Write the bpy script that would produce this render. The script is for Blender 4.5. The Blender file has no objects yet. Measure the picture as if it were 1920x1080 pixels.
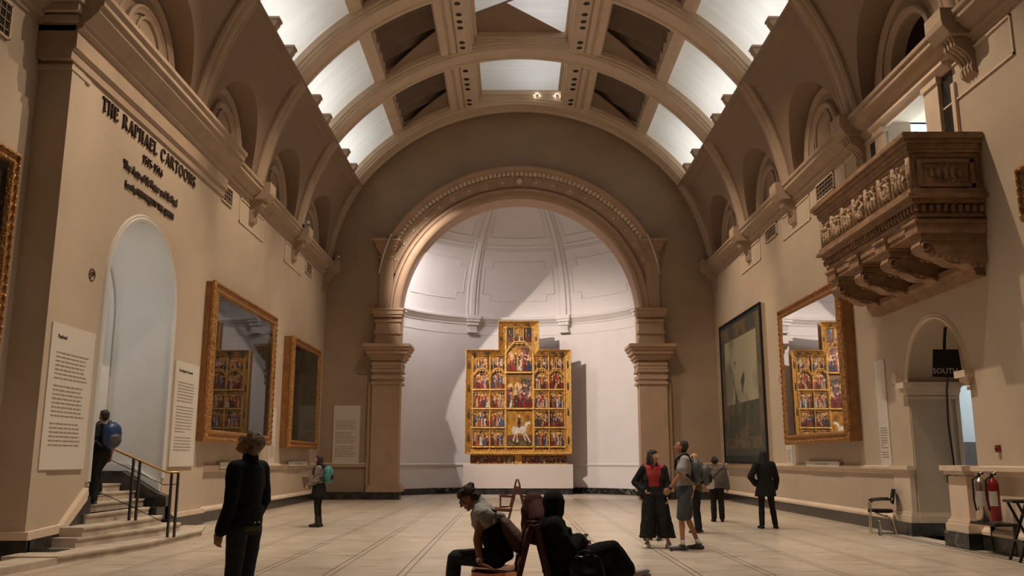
import bpy, bmesh, math, random
from math import sin, cos, pi, sqrt, radians
from mathutils import Vector, Matrix
from mathutils.geometry import tessellate_polygon
random.seed(7)
C = bpy.context.scene.collection
SC = bpy.context.scene

# ------------------------------------------------------------------ camera, world, exposure
cam_d = bpy.data.cameras.new('camera'); cam = bpy.data.objects.new('camera', cam_d); C.objects.link(cam)
cam.location = (0, 0, 1.5); cam.rotation_euler = (radians(90 + 11.0426), 0, 0)
cam_d.sensor_width = 36; cam_d.lens = 1650 / 1920 * 36; cam_d.shift_x = -2 / 1920
cam_d.clip_end = 300; SC.camera = cam
SC.view_settings.view_transform = 'Standard'; SC.view_settings.look = 'None'
SC.view_settings.gamma = 1; SC.view_settings.exposure = 0.0; SC.view_settings.use_curve_mapping = False
w = bpy.data.worlds.new('world'); SC.world = w; w.use_nodes = True
w.node_tree.nodes['Background'].inputs[0].default_value = (1, .8, .62, 1)
w.node_tree.nodes['Background'].inputs[1].default_value = 0.03
SC.cycles.max_bounces = 6; SC.cycles.diffuse_bounces = 4; SC.cycles.sample_clamp_indirect = 4
WARM = (1, .78, .565); SOFT = (1, .86, .72)

def lamp(name, kind, loc, energy, color, target=None, size=.2, angle=60, blend=.5, sy=None):
    d = bpy.data.lights.new(name, kind); d.energy = energy; d.color = color
    if kind == 'AREA':
        d.size = size
        if sy: d.shape = 'RECTANGLE'; d.size_y = sy
    else:
        d.shadow_soft_size = size
    if kind == 'SPOT': d.spot_size = radians(angle); d.spot_blend = blend
    o = bpy.data.objects.new(name, d); C.objects.link(o); o.location = loc
    if target is not None:
        o.rotation_euler = (Vector(target) - Vector(loc)).to_track_quat('-Z', 'Y').to_euler()
    return o
CX = .28                                   # centre line of the hall
RIBS = [-.3, 4.7, 9.7, 14.6, 19.5, 24.55, 29.45, 34.5]
# ceiling spotlights: wash on both long walls, throwing the pier and balcony shadows towards the viewer
lamp('spot_wall_right', 'SPOT', (1.97, 17.4, 15.6), 3100, WARM, (8.1, 15.0, 3.6), .06, 46, .6)
lamp('spot_wall_right', 'SPOT', (1.97, 22.0, 15.6), 3100, WARM, (8.1, 24.5, 4.2), .06, 50, .9)
lamp('spot_wall_right', 'SPOT', (1.97, 27.0, 15.6), 3600, WARM, (8.1, 31.0, 4.2), .06, 46, .9)
lamp('spot_wall_left', 'SPOT', (-1.4, 17.6, 15.6), 3600, WARM, (-7.5, 16.6, 4.6), .06, 52, .7)
lamp('spot_wall_left', 'SPOT', (-1.4, 22.0, 15.6), 3100, WARM, (-7.5, 24.5, 4.2), .06, 50, .9)
lamp('spot_wall_left', 'SPOT', (-1.4, 27.0, 15.6), 1900, WARM, (-7.5, 31.0, 4.2), .06, 46, .9)
lamp('spot_wall_left', 'SPOT', (-1.4, 15.4, 15.6), 1300, WARM, (-8, 11.0, 4.6), .06, 46, .8)
# floor wash from the beams
for yy in (11.5, 16.5, 21.5, 26.5):
    for xx in (-1.4, 1.97):
        lamp('spot_floor', 'SPOT', (xx, yy, 15.55), 2700, SOFT, (xx * 1.6, yy + 1.5, 0), .08, 62, .9)
# altarpiece: key spot on the left ledge, unseen fill areas added behind the arch
lamp('spot_altar', 'SPOT', (-6.1, 28.6, 12.7), 8800, (1, .87, .77), (3.0, 40.5, 3.3), .06, 50, .75)
lamp('apse_fill', 'AREA', (-3.7, 36.45, 10.3), 215, (1, .94, .95), (-4.0, 39.6, 3.5), 1.0)
lamp('apse_dome_fill', 'AREA', (4.6, 36.8, 9.1), 15, (.90, .93, 1), (-3.0, 40, 10.5), .8)
lamp('apse_dome_fill', 'AREA', (-4.6, 36.8, 9.1), 6, (.93, .93, 1), (3.5, 40, 10.5), .8)
# skylight banks above the scrims of each bay
for a, b in zip(RIBS[1:-1], RIBS[2:]):
    for s in (-1, 1):
        lamp('skylight_bank', 'AREA', (CX + s * 8.3, (a + b) / 2, 13.7), 112, (1, .98, .94), (CX + s * 5.9, (a + b) / 2 + .3, 13.9), 4.2, sy=.4)
    lamp('skylight_bank', 'AREA', (CX + .9, (a + b) / 2, 18.2), 46, (.95, .97, 1), (CX + .3, (a + b) / 2, 16.3), 3.6, sy=1.2)

# ------------------------------------------------------------------ materials
def mat(name, col, rough=.7, metal=0, var=0, scale=3, bump=0, bscale=None, col2=None, stretch=None, emit=None, estr=0, spec=None, coat=0):
    m = bpy.data.materials.new(name); m.use_nodes = True; nt = m.node_tree; N = nt.nodes; L = nt.links
    p = N['Principled BSDF']; p.inputs['Base Color'].default_value = (*col, 1)
    p.inputs['Roughness'].default_value = rough; p.inputs['Metallic'].default_value = metal
    if spec is not None: p.inputs['Specular IOR Level'].default_value = spec
    if coat: p.inputs['Coat Weight'].default_value = coat
    if emit: p.inputs['Emission Color'].default_value = (*emit, 1); p.inputs['Emission Strength'].default_value = estr
    if var or bump or col2:
        tc = N.new('ShaderNodeTexCoord'); mp = N.new('ShaderNodeMapping'); L.new(tc.outputs['Object'], mp.inputs[0])
        if stretch: mp.inputs['Scale'].default_value = stretch
        nz = N.new('ShaderNodeTexNoise'); nz.inputs['Scale'].default_value = scale; nz.inputs['Detail'].default_value = 6
        L.new(mp.outputs[0], nz.inputs['Vector'])
        cr = N.new('ShaderNodeValToRGB'); L.new(nz.outputs[0], cr.inputs[0])
        c2 = col2 or tuple(max(0, c * (1 - var)) for c in col)
        c1 = col if col2 else tuple(min(1, c * (1 + var * .6)) for c in col)
        cr.color_ramp.elements[0].position = .34; cr.color_ramp.elements[1].position = .66
        cr.color_ramp.elements[0].color = (*c2, 1); cr.color_ramp.elements[1].color = (*c1, 1)
        L.new(cr.outputs[0], p.inputs['Base Color'])
        if bump:
            n2 = N.new('ShaderNodeTexNoise'); n2.inputs['Scale'].default_value = bscale or scale * 6; n2.inputs['Detail'].default_value = 4
            L.new(mp.outputs[0], n2.inputs['Vector'])
            b = N.new('ShaderNodeBump'); b.inputs['Strength'].default_value = bump; b.inputs['Distance'].default_value = .05
            L.new(n2.outputs[0], b.inputs['Height']); L.new(b.outputs[0], p.inputs['Normal'])
    return m
M = {}
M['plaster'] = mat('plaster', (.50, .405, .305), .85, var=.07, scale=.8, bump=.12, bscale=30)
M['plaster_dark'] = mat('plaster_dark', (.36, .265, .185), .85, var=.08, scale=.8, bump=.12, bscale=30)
M['trim'] = mat('painted_trim', (.66, .53, .40), .7, var=.06, scale=2)
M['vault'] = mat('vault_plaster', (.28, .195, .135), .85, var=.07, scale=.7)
M['white'] = mat('white_plaster', (.62, .60, .57), .8, var=.03, scale=1, bump=.08, bscale=20)
M['vault_trim'] = mat('vault_stone_trim', (.40, .295, .21), .75, var=.08, scale=2)
M['end_trim'] = mat('end_wall_stone', (.44, .30, .20), .7, var=.06, scale=2)
M['apse'] = mat('apse_paint', (.66, .61, .58), .8, var=.03, scale=1, bump=.06, bscale=20)
M['black_marble'] = mat('black_marble', (.012, .011, .011), .25, col2=(.05, .045, .04), scale=5, var=.1)
M['gold'] = mat('gilt', (.66, .38, .10), .38, .55, var=.35, scale=9, bump=.5, bscale=40)
M['gold_side'] = mat('gilt_wood_side', (.27, .12, .035), .5, .15, var=.2, scale=6)
M['frame_gold'] = mat('frame_gilding', (.40, .19, .055), .4, .4, var=.35, scale=14, bump=.7, bscale=26)
M['wood_red'] = mat('reddish_wood', (.085, .028, .016), .35, var=.35, scale=5, stretch=(1, 1, 6))
M['wood_seat'] = mat('polished_seat_wood', (.34, .10, .035), .3, var=.25, scale=6, stretch=(1, 5, 1), coat=.3)
M['wood_lightseat'] = mat('tan_seat_wood', (.42, .24, .12), .35, var=.2, scale=6)
M['balcony'] = mat('carved_brown_stone', (.30, .175, .095), .6, var=.3, scale=4, bump=.5, bscale=18)
M['balcony_relief'] = mat('carved_relief_stone', (.46, .32, .20), .6, var=.35, scale=7, bump=.8, bscale=22)
M['black'] = mat('black_metal', (.012, .012, .012), .4, .3)
M['blackcloth'] = mat('black_cloth', (.017, .016, .016), .9, spec=.2)
M['denim'] = mat('dark_denim', (.026, .033, .045), .85, var=.3, scale=20)
M['navy'] = mat('navy_jacket', (.018, .022, .032), .8, var=.2, scale=8, spec=.25)
M['skin'] = mat('skin', (.50, .25, .15), .5, var=.08, scale=6)
M['skin_tan'] = mat('tanned_skin', (.38, .17, .09), .5, var=.08, scale=6)
M['hair_brown'] = mat('brown_hair', (.045, .022, .012), .5, var=.5, scale=25, bump=.6, bscale=60, stretch=(1, 1, .3))
M['hair_black'] = mat('black_hair', (.010, .008, .007), .45, var=.4, scale=25, bump=.6, bscale=60)
M['hair_grey'] = mat('sandy_grey_hair', (.42, .30, .20), .6, var=.5, scale=22, bump=.8, bscale=50)
M['grey_tee'] = mat('grey_marl_cotton', (.30, .28, .26), .9, var=.12, scale=14)
M['red_top'] = mat('red_knit', (.33, .022, .022), .8)
M['white_shoe'] = mat('white_leather', (.62, .58, .54), .5)
M['shorts'] = mat('charcoal_shorts', (.055, .06, .068), .9, var=.1, scale=10)
M['bag_grey'] = mat('grey_green_nylon', (.06, .065, .06), .6, var=.3, scale=10)
M['bag_blue'] = mat('blue_nylon', (.012, .04, .13), .4, var=.3, scale=6)
M['bag_teal'] = mat('teal_patterned_nylon', (.08, .34, .30), .7, col2=(.03, .09, .09), scale=24, var=.1)
M['floral'] = mat('patterned_blouse', (.36, .27, .24), .9, col2=(.06, .045, .045), scale=30, var=.1)
M['shawl'] = mat('brown_canvas_bag', (.16, .095, .06), .75, var=.3, scale=8, bump=.3, bscale=30)
M['cape'] = mat('pale_grey_knit', (.46, .44, .41), .85, var=.1, scale=10, bump=.3, bscale=20)
M['maroon'] = mat('maroon_scarf_cloth', (.075, .018, .012), .85, var=.3, scale=6)
M['grey_top'] = mat('grey_sweater', (.13, .11, .10), .9, var=.15, scale=12)
M['olive'] = mat('olive_shirt', (.12, .10, .03), .9)
M['leather'] = mat('black_glossy_leather', (.012, .012, .012), .12, var=.3, scale=4, bump=.4, bscale=5)
M['brown_shoe'] = mat('dark_shoe_leather', (.02, .014, .012), .5)
M['sneaker'] = mat('dark_grey_mesh', (.035, .032, .032), .7)
M['steel'] = mat('brushed_steel', (.60, .52, .43), .25, .9)
M['red_paint'] = mat('red_enamel', (.26, .012, .010), .3)
M['brass'] = mat('brass_rail', (.55, .34, .14), .35, .6)
M['panel_white'] = mat('printed_white_board', (.62, .57, .50), .7)
M['ink'] = mat('dark_brown_ink', (.06, .035, .025), .8)
M['ink_soft'] = mat('grey_brown_ink', (.27, .21, .16), .9)
M['stone_step'] = mat('pale_stone_step', (.50, .42, .33), .55, var=.22, scale=3, bump=.1, bscale=20)
M['white_box'] = mat('pale_plinth_paint', (.60, .53, .47), .8)
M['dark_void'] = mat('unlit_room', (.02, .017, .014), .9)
M['cool_room'] = mat('cool_white_room', (.62, .68, .70), .8)
M['bottle'] = mat('clear_plastic', (.5, .5, .48), .1)
M['bottle'].node_tree.nodes['Principled BSDF'].inputs['Transmission Weight'].default_value = .9
M['lampglow'] = mat('lit_lamp_lens', (1, .95, .85), .4, emit=(1, .93, .8), estr=9)
M['grooved'] = mat('dark_pleated_surface', (.17, .125, .09), .8, var=.1, scale=3)
M['altar_dark'] = mat('dark_painted_shield', (.04, .03, .035), .6)

def nodes(m): return m.node_tree.nodes, m.node_tree.links
# translucent scrim: lets through the light of the banks behind it
def scrim():
    m = bpy.data.materials.new('white_scrim_cloth'); m.use_nodes = True; N, L = nodes(m)
    N.remove(N['Principled BSDF']); out = N['Material Output']
    tr = N.new('ShaderNodeBsdfTranslucent'); df = N.new('ShaderNodeBsdfDiffuse'); mx = N.new('ShaderNodeMixShader')
    tc = N.new('ShaderNodeTexCoord'); mp = N.new('ShaderNodeMapping'); mp.inputs['Scale'].default_value = (.25, 2.2, .25)
    nz = N.new('ShaderNodeTexNoise'); nz.inputs['Scale'].default_value = 2.2; nz.inputs['Detail'].default_value = 3
    cr = N.new('ShaderNodeValToRGB'); cr.color_ramp.elements[0].color = (.60, .585, .55, 1); cr.color_ramp.elements[1].color = (.86, .86, .84, 1)
    L.new(tc.outputs['Object'], mp.inputs[0]); L.new(mp.outputs[0], nz.inputs['Vector']); L.new(nz.outputs[0], cr.inputs[0])
    L.new(cr.outputs[0], tr.inputs[0]); df.inputs[0].default_value = (.7, .68, .64, 1)
    mx.inputs[0].default_value = .35; L.new(tr.outputs[0], mx.inputs[1]); L.new(df.outputs[0], mx.inputs[2]); L.new(mx.outputs[0], out.inputs[0])
    return m
M['scrim'] = scrim()
# floor: pale stone boards with pairs of dark lines running the length of the hall
def floor_mat():
    m = mat('pale_stone_floor', (.5, .42, .33), .36); N, L = nodes(m); p = N['Principled BSDF']
    tc = N.new('ShaderNodeTexCoord'); sp = N.new('ShaderNodeSeparateXYZ'); L.new(tc.outputs['Object'], sp.inputs[0])
    def mth(op, a, b=None):
        n = N.new('ShaderNodeMath'); n.operation = op
        for i, v in enumerate((a, b)):
            if v is None: continue
            if isinstance(v, (int, float)): n.inputs[i].default_value = v
            else: L.new(v, n.inputs[i])
        return n.outputs[0]
    def line(src, period, off, wd):     # 1 inside a thin line
        f = mth('FRACT', mth('DIVIDE', mth('ADD', src, off + 200 * period), period))
        return mth('LESS_THAN', mth('ABSOLUTE', mth('SUBTRACT', f, .5)), wd / period / 2)
    X, Y = sp.outputs[0], sp.outputs[1]
    l1 = line(X, .98, -.04, .022); l2 = line(X, .98, .06, .022); band = line(X, .98, .01, .10)
    t1 = line(Y, .74, .1, .014)
    lines = mth('MAXIMUM', mth('MULTIPLY', mth('MAXIMUM', l1, l2), .62), mth('MULTIPLY', t1, .16))
    mp = N.new('ShaderNodeMapping'); mp.inputs['Scale'].default_value = (.5, 3.2, 1); L.new(tc.outputs['Object'], mp.inputs[0])
    nz = N.new('ShaderNodeTexNoise'); nz.inputs['Scale'].default_value = 2.6; nz.inputs['Detail'].default_value = 8; L.new(mp.outputs[0], nz.inputs['Vector'])
    cr = N.new('ShaderNodeValToRGB'); cr.color_ramp.elements[0].position = .3; cr.color_ramp.elements[1].position = .6
    cr.color_ramp.elements[0].color = (.40, .33, .255, 1); cr.color_ramp.elements[1].color = (.56, .475, .37, 1); L.new(nz.outputs[0], cr.inputs[0])
    # slab to slab variation
    bx = mth('FLOOR', mth('DIVIDE', X, .98)); by = mth('FLOOR', mth('DIVIDE', mth('ADD', Y, .1), .74))
    cb = N.new('ShaderNodeCombineXYZ'); L.new(bx, cb.inputs[0]); L.new(by, cb.inputs[1])
    wn = N.new('ShaderNodeTexWhiteNoise'); L.new(cb.outputs[0], wn.inputs['Vector'])
    mr = N.new('ShaderNodeMapRange'); mr.inputs[3].default_value = .92; mr.inputs[4].default_value = 1.05; L.new(wn.outputs[0], mr.inputs[0])
    v3 = N.new('ShaderNodeTexVoronoi'); v3.inputs['Scale'].default_value = 1.3; mp2 = N.new('ShaderNodeMapping'); mp2.inputs['Scale'].default_value = (1.4, 4, 1)
    L.new(tc.outputs['Object'], mp2.inputs[0]); L.new(mp2.outputs[0], v3.inputs['Vector'])
    spot = mth('MULTIPLY', mth('LESS_THAN', v3.outputs[0], .09), .35)
    fac = mth('MULTIPLY', mth('MULTIPLY', mth('SUBTRACT', 1, lines), mth('SUBTRACT', 1, spot)), mr.outputs[0])
    vm = N.new('ShaderNodeVectorMath'); vm.operation = 'SCALE'; L.new(cr.outputs[0], vm.inputs[0]); L.new(fac, vm.inputs['Scale'])
    L.new(vm.outputs[0], p.inputs['Base Color'])
    mr2 = N.new('ShaderNodeMapRange'); mr2.inputs[3].default_value = .2; mr2.inputs[4].default_value = .42; L.new(nz.outputs[0], mr2.inputs[0]); L.new(mr2.outputs[0], p.inputs['Roughness'])
    return m
M['floor'] = floor_mat()
def marble_veined():
    m = mat('veined_black_marble', (.01, .01, .01), .25); N, L = nodes(m); p = N['Principled BSDF']
    tc = N.new('ShaderNodeTexCoord'); nz = N.new('ShaderNodeTexNoise'); nz.inputs['Scale'].default_value = 2.2; nz.inputs['Detail'].default_value = 5; nz.inputs['Distortion'].default_value = 1.4
    L.new(tc.outputs['Object'], nz.inputs['Vector']); cr = N.new('ShaderNodeValToRGB'); e = cr.color_ramp.elements
    e[0].position = .0; e[0].color = (.012, .011, .010, 1); e[1].position = 1; e[1].color = (.012, .011, .010, 1)
    for pos, c in ((.485, .014), (.5, .20), (.515, .014)):
        n = e.new(pos); n.color = (c, c * .92, c * .85, 1)
    L.new(nz.outputs[0], cr.inputs[0]); L.new(cr.outputs[0], p.inputs['Base Color']); return m
M['marble'] = marble_veined()
# vertex-coloured paint (generic figures), slightly glossy
def painted(name, rough, metal=0):
    m = mat(name, (.5, .5, .5), rough, metal); N, L = nodes(m); a = N.new('ShaderNodeVertexColor'); a.layer_name = 'Col'
    L.new(a.outputs[0], N['Principled BSDF'].inputs['Base Color']); return m
M['tempera'] = painted('painted_and_gilded_panel', .45, .15)
M['canvas'] = painted('faded_painted_surface', .9)
M['weave'] = painted('woven_wool_picture', .95)
def glass():
    m = bpy.data.materials.new('picture_glazing'); m.use_nodes = True; N, L = nodes(m)
    N.remove(N['Principled BSDF']); out = N['Material Output']
    gl = N.new('ShaderNodeBsdfGlossy'); gl.inputs['Roughness'].default_value = .012; gl.inputs[0].default_value = (1, 1, 1, 1)
    tp = N.new('ShaderNodeBsdfTransparent'); tp.inputs[0].default_value = (.9, .92, .9, 1)
    fr = N.new('ShaderNodeFresnel'); fr.inputs[0].default_value = 1.62
    mu = N.new('ShaderNodeMath'); mu.operation = 'MULTIPLY'; mu.inputs[1].default_value = .85; mu.use_clamp = True; L.new(fr.outputs[0], mu.inputs[0])
    mx = N.new('ShaderNodeMixShader'); L.new(mu.outputs[0], mx.inputs[0]); L.new(tp.outputs[0], mx.inputs[1]); L.new(gl.outputs[0], mx.inputs[2])
    L.new(mx.outputs[0], out.inputs[0]); return m
M['glass'] = glass()

# ------------------------------------------------------------------ mesh helpers
class MB:
    def __init__(s): s.v = []; s.f = []; s.m = []; s.cols = None
    def add(s, vs, fs, mi=0):
        n = len(s.v); s.v += [tuple(v) for v in vs]; s.f += [tuple(i + n for i in f) for f in fs]; s.m += [mi] * len(fs); return s
    def box(s, x0, x1, y0, y1, z0, z1, mi=0):
        x0, x1 = min(x0, x1), max(x0, x1); y0, y1 = min(y0, y1), max(y0, y1); z0, z1 = min(z0, z1), max(z0, z1)
        v = [(x, y, z) for z in (z0, z1) for y in (y0, y1) for x in (x0, x1)]
        return s.add(v, [(0, 2, 3, 1), (4, 5, 7, 6), (0, 1, 5, 4), (2, 6, 7, 3), (0, 4, 6, 2), (1, 3, 7, 5)], mi)
    def bar(s, a, b, w, d, up=(0, 0, 1), mi=0):      # rectangular bar from a to b
        a, b = Vector(a), Vector(b); t = (b - a).normalized(); u = t.cross(Vector(up))
        if u.length < 1e-4: u = t.cross(Vector((0, 1, 0)))
        u.normalize(); n = u.cross(t); vs = []
        for p in (a, b):
            for i, j in ((-1, -1), (1, -1), (1, 1), (-1, 1)): vs.append(p + u * (w / 2 * i) + n * (d / 2 * j))
        return s.add(vs, [(0, 3, 2, 1), (4, 5, 6, 7), (0, 1, 5, 4), (1, 2, 6, 5), (2, 3, 7, 6), (3, 0, 4, 7)], mi)
    def tube(s, pts, r, n=8, mi=0, close=False, cap=True):
        pts = [Vector(p) for p in pts]; rs = r if isinstance(r, (list, tuple)) else [r] * len(pts); k = len(pts); vs = []; pu = None
        for i, p in enumerate(pts):
            a = pts[(i - 1) % k] if (close or i > 0) else p; b = pts[(i + 1) % k] if (close or i < k - 1) else p
            t = (b - a).normalized()
            u = (pu - t * pu.dot(t)) if pu is not None else t.orthogonal()
            if u.length < 1e-5: u = t.orthogonal()
            u.normalize(); pu = u; w_ = t.cross(u)
            for j in range(n): an = 2 * pi * j / n; vs.append(p + (u * cos(an) + w_ * sin(an)) * rs[i])
        fs = []
        for i in range(k if close else k - 1):
            for j in range(n): a = i * n; b = ((i + 1) % k) * n; fs.append((a + j, a + (j + 1) % n, b + (j + 1) % n, b + j))
        if cap and not close: fs.append(tuple(range(n))[::-1]); fs.append(tuple((k - 1) * n + j for j in range(n)))
        return s.add(vs, fs, mi)
    def caps(s, a, b, ra, rb, n=12):                 # closed tapered capsule
        a, b = Vector(a), Vector(b); t = (b - a)
        t = t.normalized() if t.length > 1e-6 else Vector((0, 0, 1))
        pts, rs = [], []
        for k in (1, .8, .45): pts.append(a - t * ra * sqrt(1 - (1 - k) ** 2) * 0 - t * ra * k); rs.append(ra * sqrt(max(.0004, 1 - k * k)))
        pts.append(a); rs.append(ra); pts.append((a + b) / 2); rs.append((ra + rb) / 2); pts.append(b); rs.append(rb)
        for k in (.45, .8, 1): pts.append(b + t * rb * k); rs.append(rb * sqrt(max(.0004, 1 - k * k)))
        return s.tube(pts, rs, n)
    def ell(s, c, r, rot=None, n=16, mi=0):
        vs = []; fs = []; h = n // 2; c = Vector(c); rot = rot or Matrix.Identity(3)
        vs.append(c + rot @ Vector((0, 0, r[2])))
        for i in range(1, h):
            t = pi * i / h
            for j in range(n): a = 2 * pi * j / n; vs.append(c + rot @ Vector((r[0] * sin(t) * cos(a), r[1] * sin(t) * sin(a), r[2] * cos(t))))
        vs.append(c + rot @ Vector((0, 0, -r[2]))); e = len(vs) - 1
        for j in range(n): fs.append((0, 1 + j, 1 + (j + 1) % n)); fs.append((e, 1 + (h - 2) * n + (j + 1) % n, 1 + (h - 2) * n + j))
        for i in range(h - 2):
            for j in range(n): a = 1 + i * n; b = a + n; fs.append((a + j, b + j, b + (j + 1) % n, a + (j + 1) % n))
        return s.add(vs, fs, mi)
    def loft(s, rings, mi=0, close=False, cap=True):
        n = len(rings[0]); k = len(rings); vs = [p for r in rings for p in r]; fs = []
        for i in range(k if close else k - 1):
            for j in range(n): a = i * n; b = ((i + 1) % k) * n; fs.append((a + j, a + (j + 1) % n, b + (j + 1) % n, b + j))
        if cap and not close: fs.append(tuple(range(n))[::-1]); fs.append(tuple((k - 1) * n + j for j in range(n)))
        return s.add(vs, fs, mi)
    def body(s, secs, n=20):                         # stack of ellipses (cx,cy,cz,rx,ry[,tiltmatrix])
        rings = []
        for e in secs:
            c = Vector(e[:3]); m = e[5] if len(e) > 5 else Matrix.Identity(3)
            rings.append([c + m @ Vector((e[3] * cos(2 * pi * j / n), e[4] * sin(2 * pi * j / n), 0)) for j in range(n)])
        return s.loft(rings)
    def lathe(s, prof, c=(0, 0, 0), n=20, mi=0):
        return s.loft([[(c[0] + r * cos(2 * pi * j / n), c[1] + r * sin(2 * pi * j / n), c[2] + z) for j in range(n)] for r, z in prof], mi)
    def extY(s, prof, y0, y1, mi=0):                 # closed XZ profile run along Y
        return s.loft([[(x, y0, z) for x, z in prof], [(x, y1, z) for x, z in prof]], mi)
    def extX(s, prof, x0, x1, mi=0):                 # closed YZ profile run along X
        return s.loft([[(x0, y, z) for y, z in prof], [(x1, y, z) for y, z in prof]], mi)
    def plate(s, loops, fn, d0, d1, mi=0):           # polygon with holes, two skins and edges; fn(u,v,d)->xyz
        pts = [p for l in loops for p in l]; tris = tessellate_polygon([[Vector((u, v, 0)) for u, v in l] for l in loops]); n = len(pts)
        fs = [tuple(t) for t in tris] + [tuple(i + n for i in reversed(t)) for t in tris]; o = 0
        for l in loops:
            for i in range(len(l)): a = o + i; b = o + (i + 1) % len(l); fs.append((a, b, b + n, a + n))
            o += len(l)
        return s.add([fn(u, v, d0) for u, v in pts] + [fn(u, v, d1) for u, v in pts], fs, mi)
    def obj(s, name, mats, parent=None, smooth=False, mods=None, bevel=0):
        me = bpy.data.meshes.new(name); me.from_pydata(s.v, [], s.f)
        for m in (mats if isinstance(mats, (list, tuple)) else [mats]): me.materials.append(M[m] if isinstance(m, str) else m)
        if any(s.m): me.polygons.foreach_set('material_index', s.m)
        bm = bmesh.new(); bm.from_mesh(me); bmesh.ops.recalc_face_normals(bm, faces=bm.faces); bm.to_mesh(me); bm.free()
        if smooth: me.polygons.foreach_set('use_smooth', [True] * len(me.polygons))
        o = bpy.data.objects.new(name, me); C.objects.link(o)
        if parent is not None: o.parent = parent
        if smooth == 'auto':
            for p in me.polygons: p.use_smooth = True
            me.set_sharp_from_angle(angle=radians(35))
        if bevel:
            b = o.modifiers.new('bevel', 'BEVEL'); b.width = bevel; b.segments = 2
        return o
def tag(o, label, cat, group=None):
    o['label'] = label; o['category'] = cat
    if group: o['group'] = group
    return o
def thing(name, label, cat, loc=(0, 0, 0), rz=0, group=None):
    o = bpy.data.objects.new(name, None); C.objects.link(o); o.location = loc; o.rotation_euler = (0, 0, rz); o.empty_display_size = .1
    return tag(o, label, cat, group)
def struct(o): o['kind'] = 'structure'; return o
def S(name, mb, m, smooth=False): return struct(mb.obj(name, m, smooth=smooth))
trim_n = [0]
def trim(mb, m='trim', smooth=False):
    trim_n[0] += 1; return S('trim_%d' % trim_n[0], mb, m, smooth)
def arc(cx, cz, r, a0, a1, n): return [(cx + r * cos(a0 + (a1 - a0) * i / n), cz + r * sin(a0 + (a1 - a0) * i / n)) for i in range(n + 1)]
def arch_ring(mb, cu, cv, prof, fn, a0=0, a1=pi, n=40, mi=0, leg=0):
    """profile [(r,d)] closed, swept round an arch; fn(u,v,d)->xyz; leg = length of the straight legs below the springing"""
    rings = []
    if leg: rings.append([fn(cu + r * cos(a0), cv - leg, d) for r, d in prof])
    for i in range(n + 1):
        a = a0 + (a1 - a0) * i / n; rings.append([fn(cu + r * cos(a), cv + r * sin(a), d) for r, d in prof])
    if leg: rings.append([fn(cu + r * cos(a1), cv - leg, d) for r, d in prof])
    mb.loft(rings, mi)
XL, XR = -7.57, 8.13

# ------------------------------------------------------------------ vault section
ZC, RS = 7.65, 8.2
def relX(z):
    if z >= 12.35: return sqrt(max(0, RS * RS - (z - ZC) ** 2))
    # quadratic bezier (6.72,12.35) (7.62,10.9) (7.82,8.8)
    lo, hi = 0, 1
    for _ in range(30):
        t = (lo + hi) / 2; zz = (1 - t) ** 2 * 12.35 + 2 * t * (1 - t) * 10.9 + t * t * 8.8
        if zz > z: lo = t
        else: hi = t
    return (1 - t) ** 2 * 6.72 + 2 * t * (1 - t) * 7.62 + t * t * 7.82

# ------------------------------------------------------------------ floor
S('floor', MB().box(-14, 14, -4, 45, -.2, 0), 'floor')

# ------------------------------------------------------------------ side walls
def YZ(x0, sx): return lambda u, v, d: (x0 + sx * d, u, v)     # d>0 = away from the hall
def arch_loop(cu, hw, v0, vs, n=24, r=None): return [(cu - hw, v0)] + [(cu + hw * cos(a), vs + hw * sin(a)) for a in [pi - pi * i / n for i in range(n + 1)]] + [(cu + hw, v0)]
# left: main wall, door bay standing 12 cm forward, recessed near wall
lw = MB(); fl = YZ(XL, -1)
lw.plate([[(21.6, 0), (35.3, 0), (35.3, 9.3), (21.6, 9.3)]], fl, 0, 1.2)
S('wall_left_far', lw, 'plaster')
db = MB()
DL = arch_loop(17.42, 1.66, .0, 4.62)
db.plate([[(13.9, 0), (21.6, 0), (21.6, 9.3), (13.9, 9.3)], DL], YZ(-7.45, -1), 0, .14)
db.box(-8.2, -7.585, 13.9, 15.75, 0, 9.3); db.box(-8.2, -7.585, 19.1, 21.6, 0, 9.3); db.box(-8.2, -7.585, 15.7, 19.1, 6.35, 9.3)
S('wall_left_doorbay', db, 'plaster')
S('wall_left_near', MB().plate([[(-4, 0), (13.9, 0), (13.9, 12), (-4, 12)]], YZ(-8.0, -1), 0, 1), 'plaster')
# right: one long wall with the arched doorway and the opening onto the balcony
DR = arch_loop(16.95, 1.25, .0, 2.98)
GO = [(16.2, 7.1), (18.08, 7.1), (18.08, 8.70), (16.2, 8.70)]
S('wall_right', MB().plate([[(-4, 0), (35.3, 0), (35.3, 9.3), (-4, 9.3)], DR, GO], YZ(XR, 1), 0, .5), 'plaster')
# end wall with the great arch
ACX, ACZ, AR = .26, 7.24, 4.8
AR = 4.84
ew = [(-8.6, 0), (ACX - AR, 0)] + [(ACX + AR * cos(a), ACZ + AR * sin(a)) for a in [pi - pi * i / 48 for i in range(49)]] + [(ACX + AR, 0), (9.2, 0), (9.2, 12.3)] + [(CX + 8.7 * cos(a), ZC + 8.7 * sin(a)) for a in [.56 + (pi - 1.12) * i / 40 for i in range(41)]] + [(-8.6, 12.3)]
def XZf(y0): return lambda u, v, d: (u, y0 + d, v)
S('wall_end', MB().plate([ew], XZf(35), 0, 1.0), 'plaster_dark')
S('wall_back_added', MB().box(-9, 9.5, -4.3, -4, 0, 17), 'plaster_dark')  # unseen wall added to close the open end and contain the light
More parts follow.
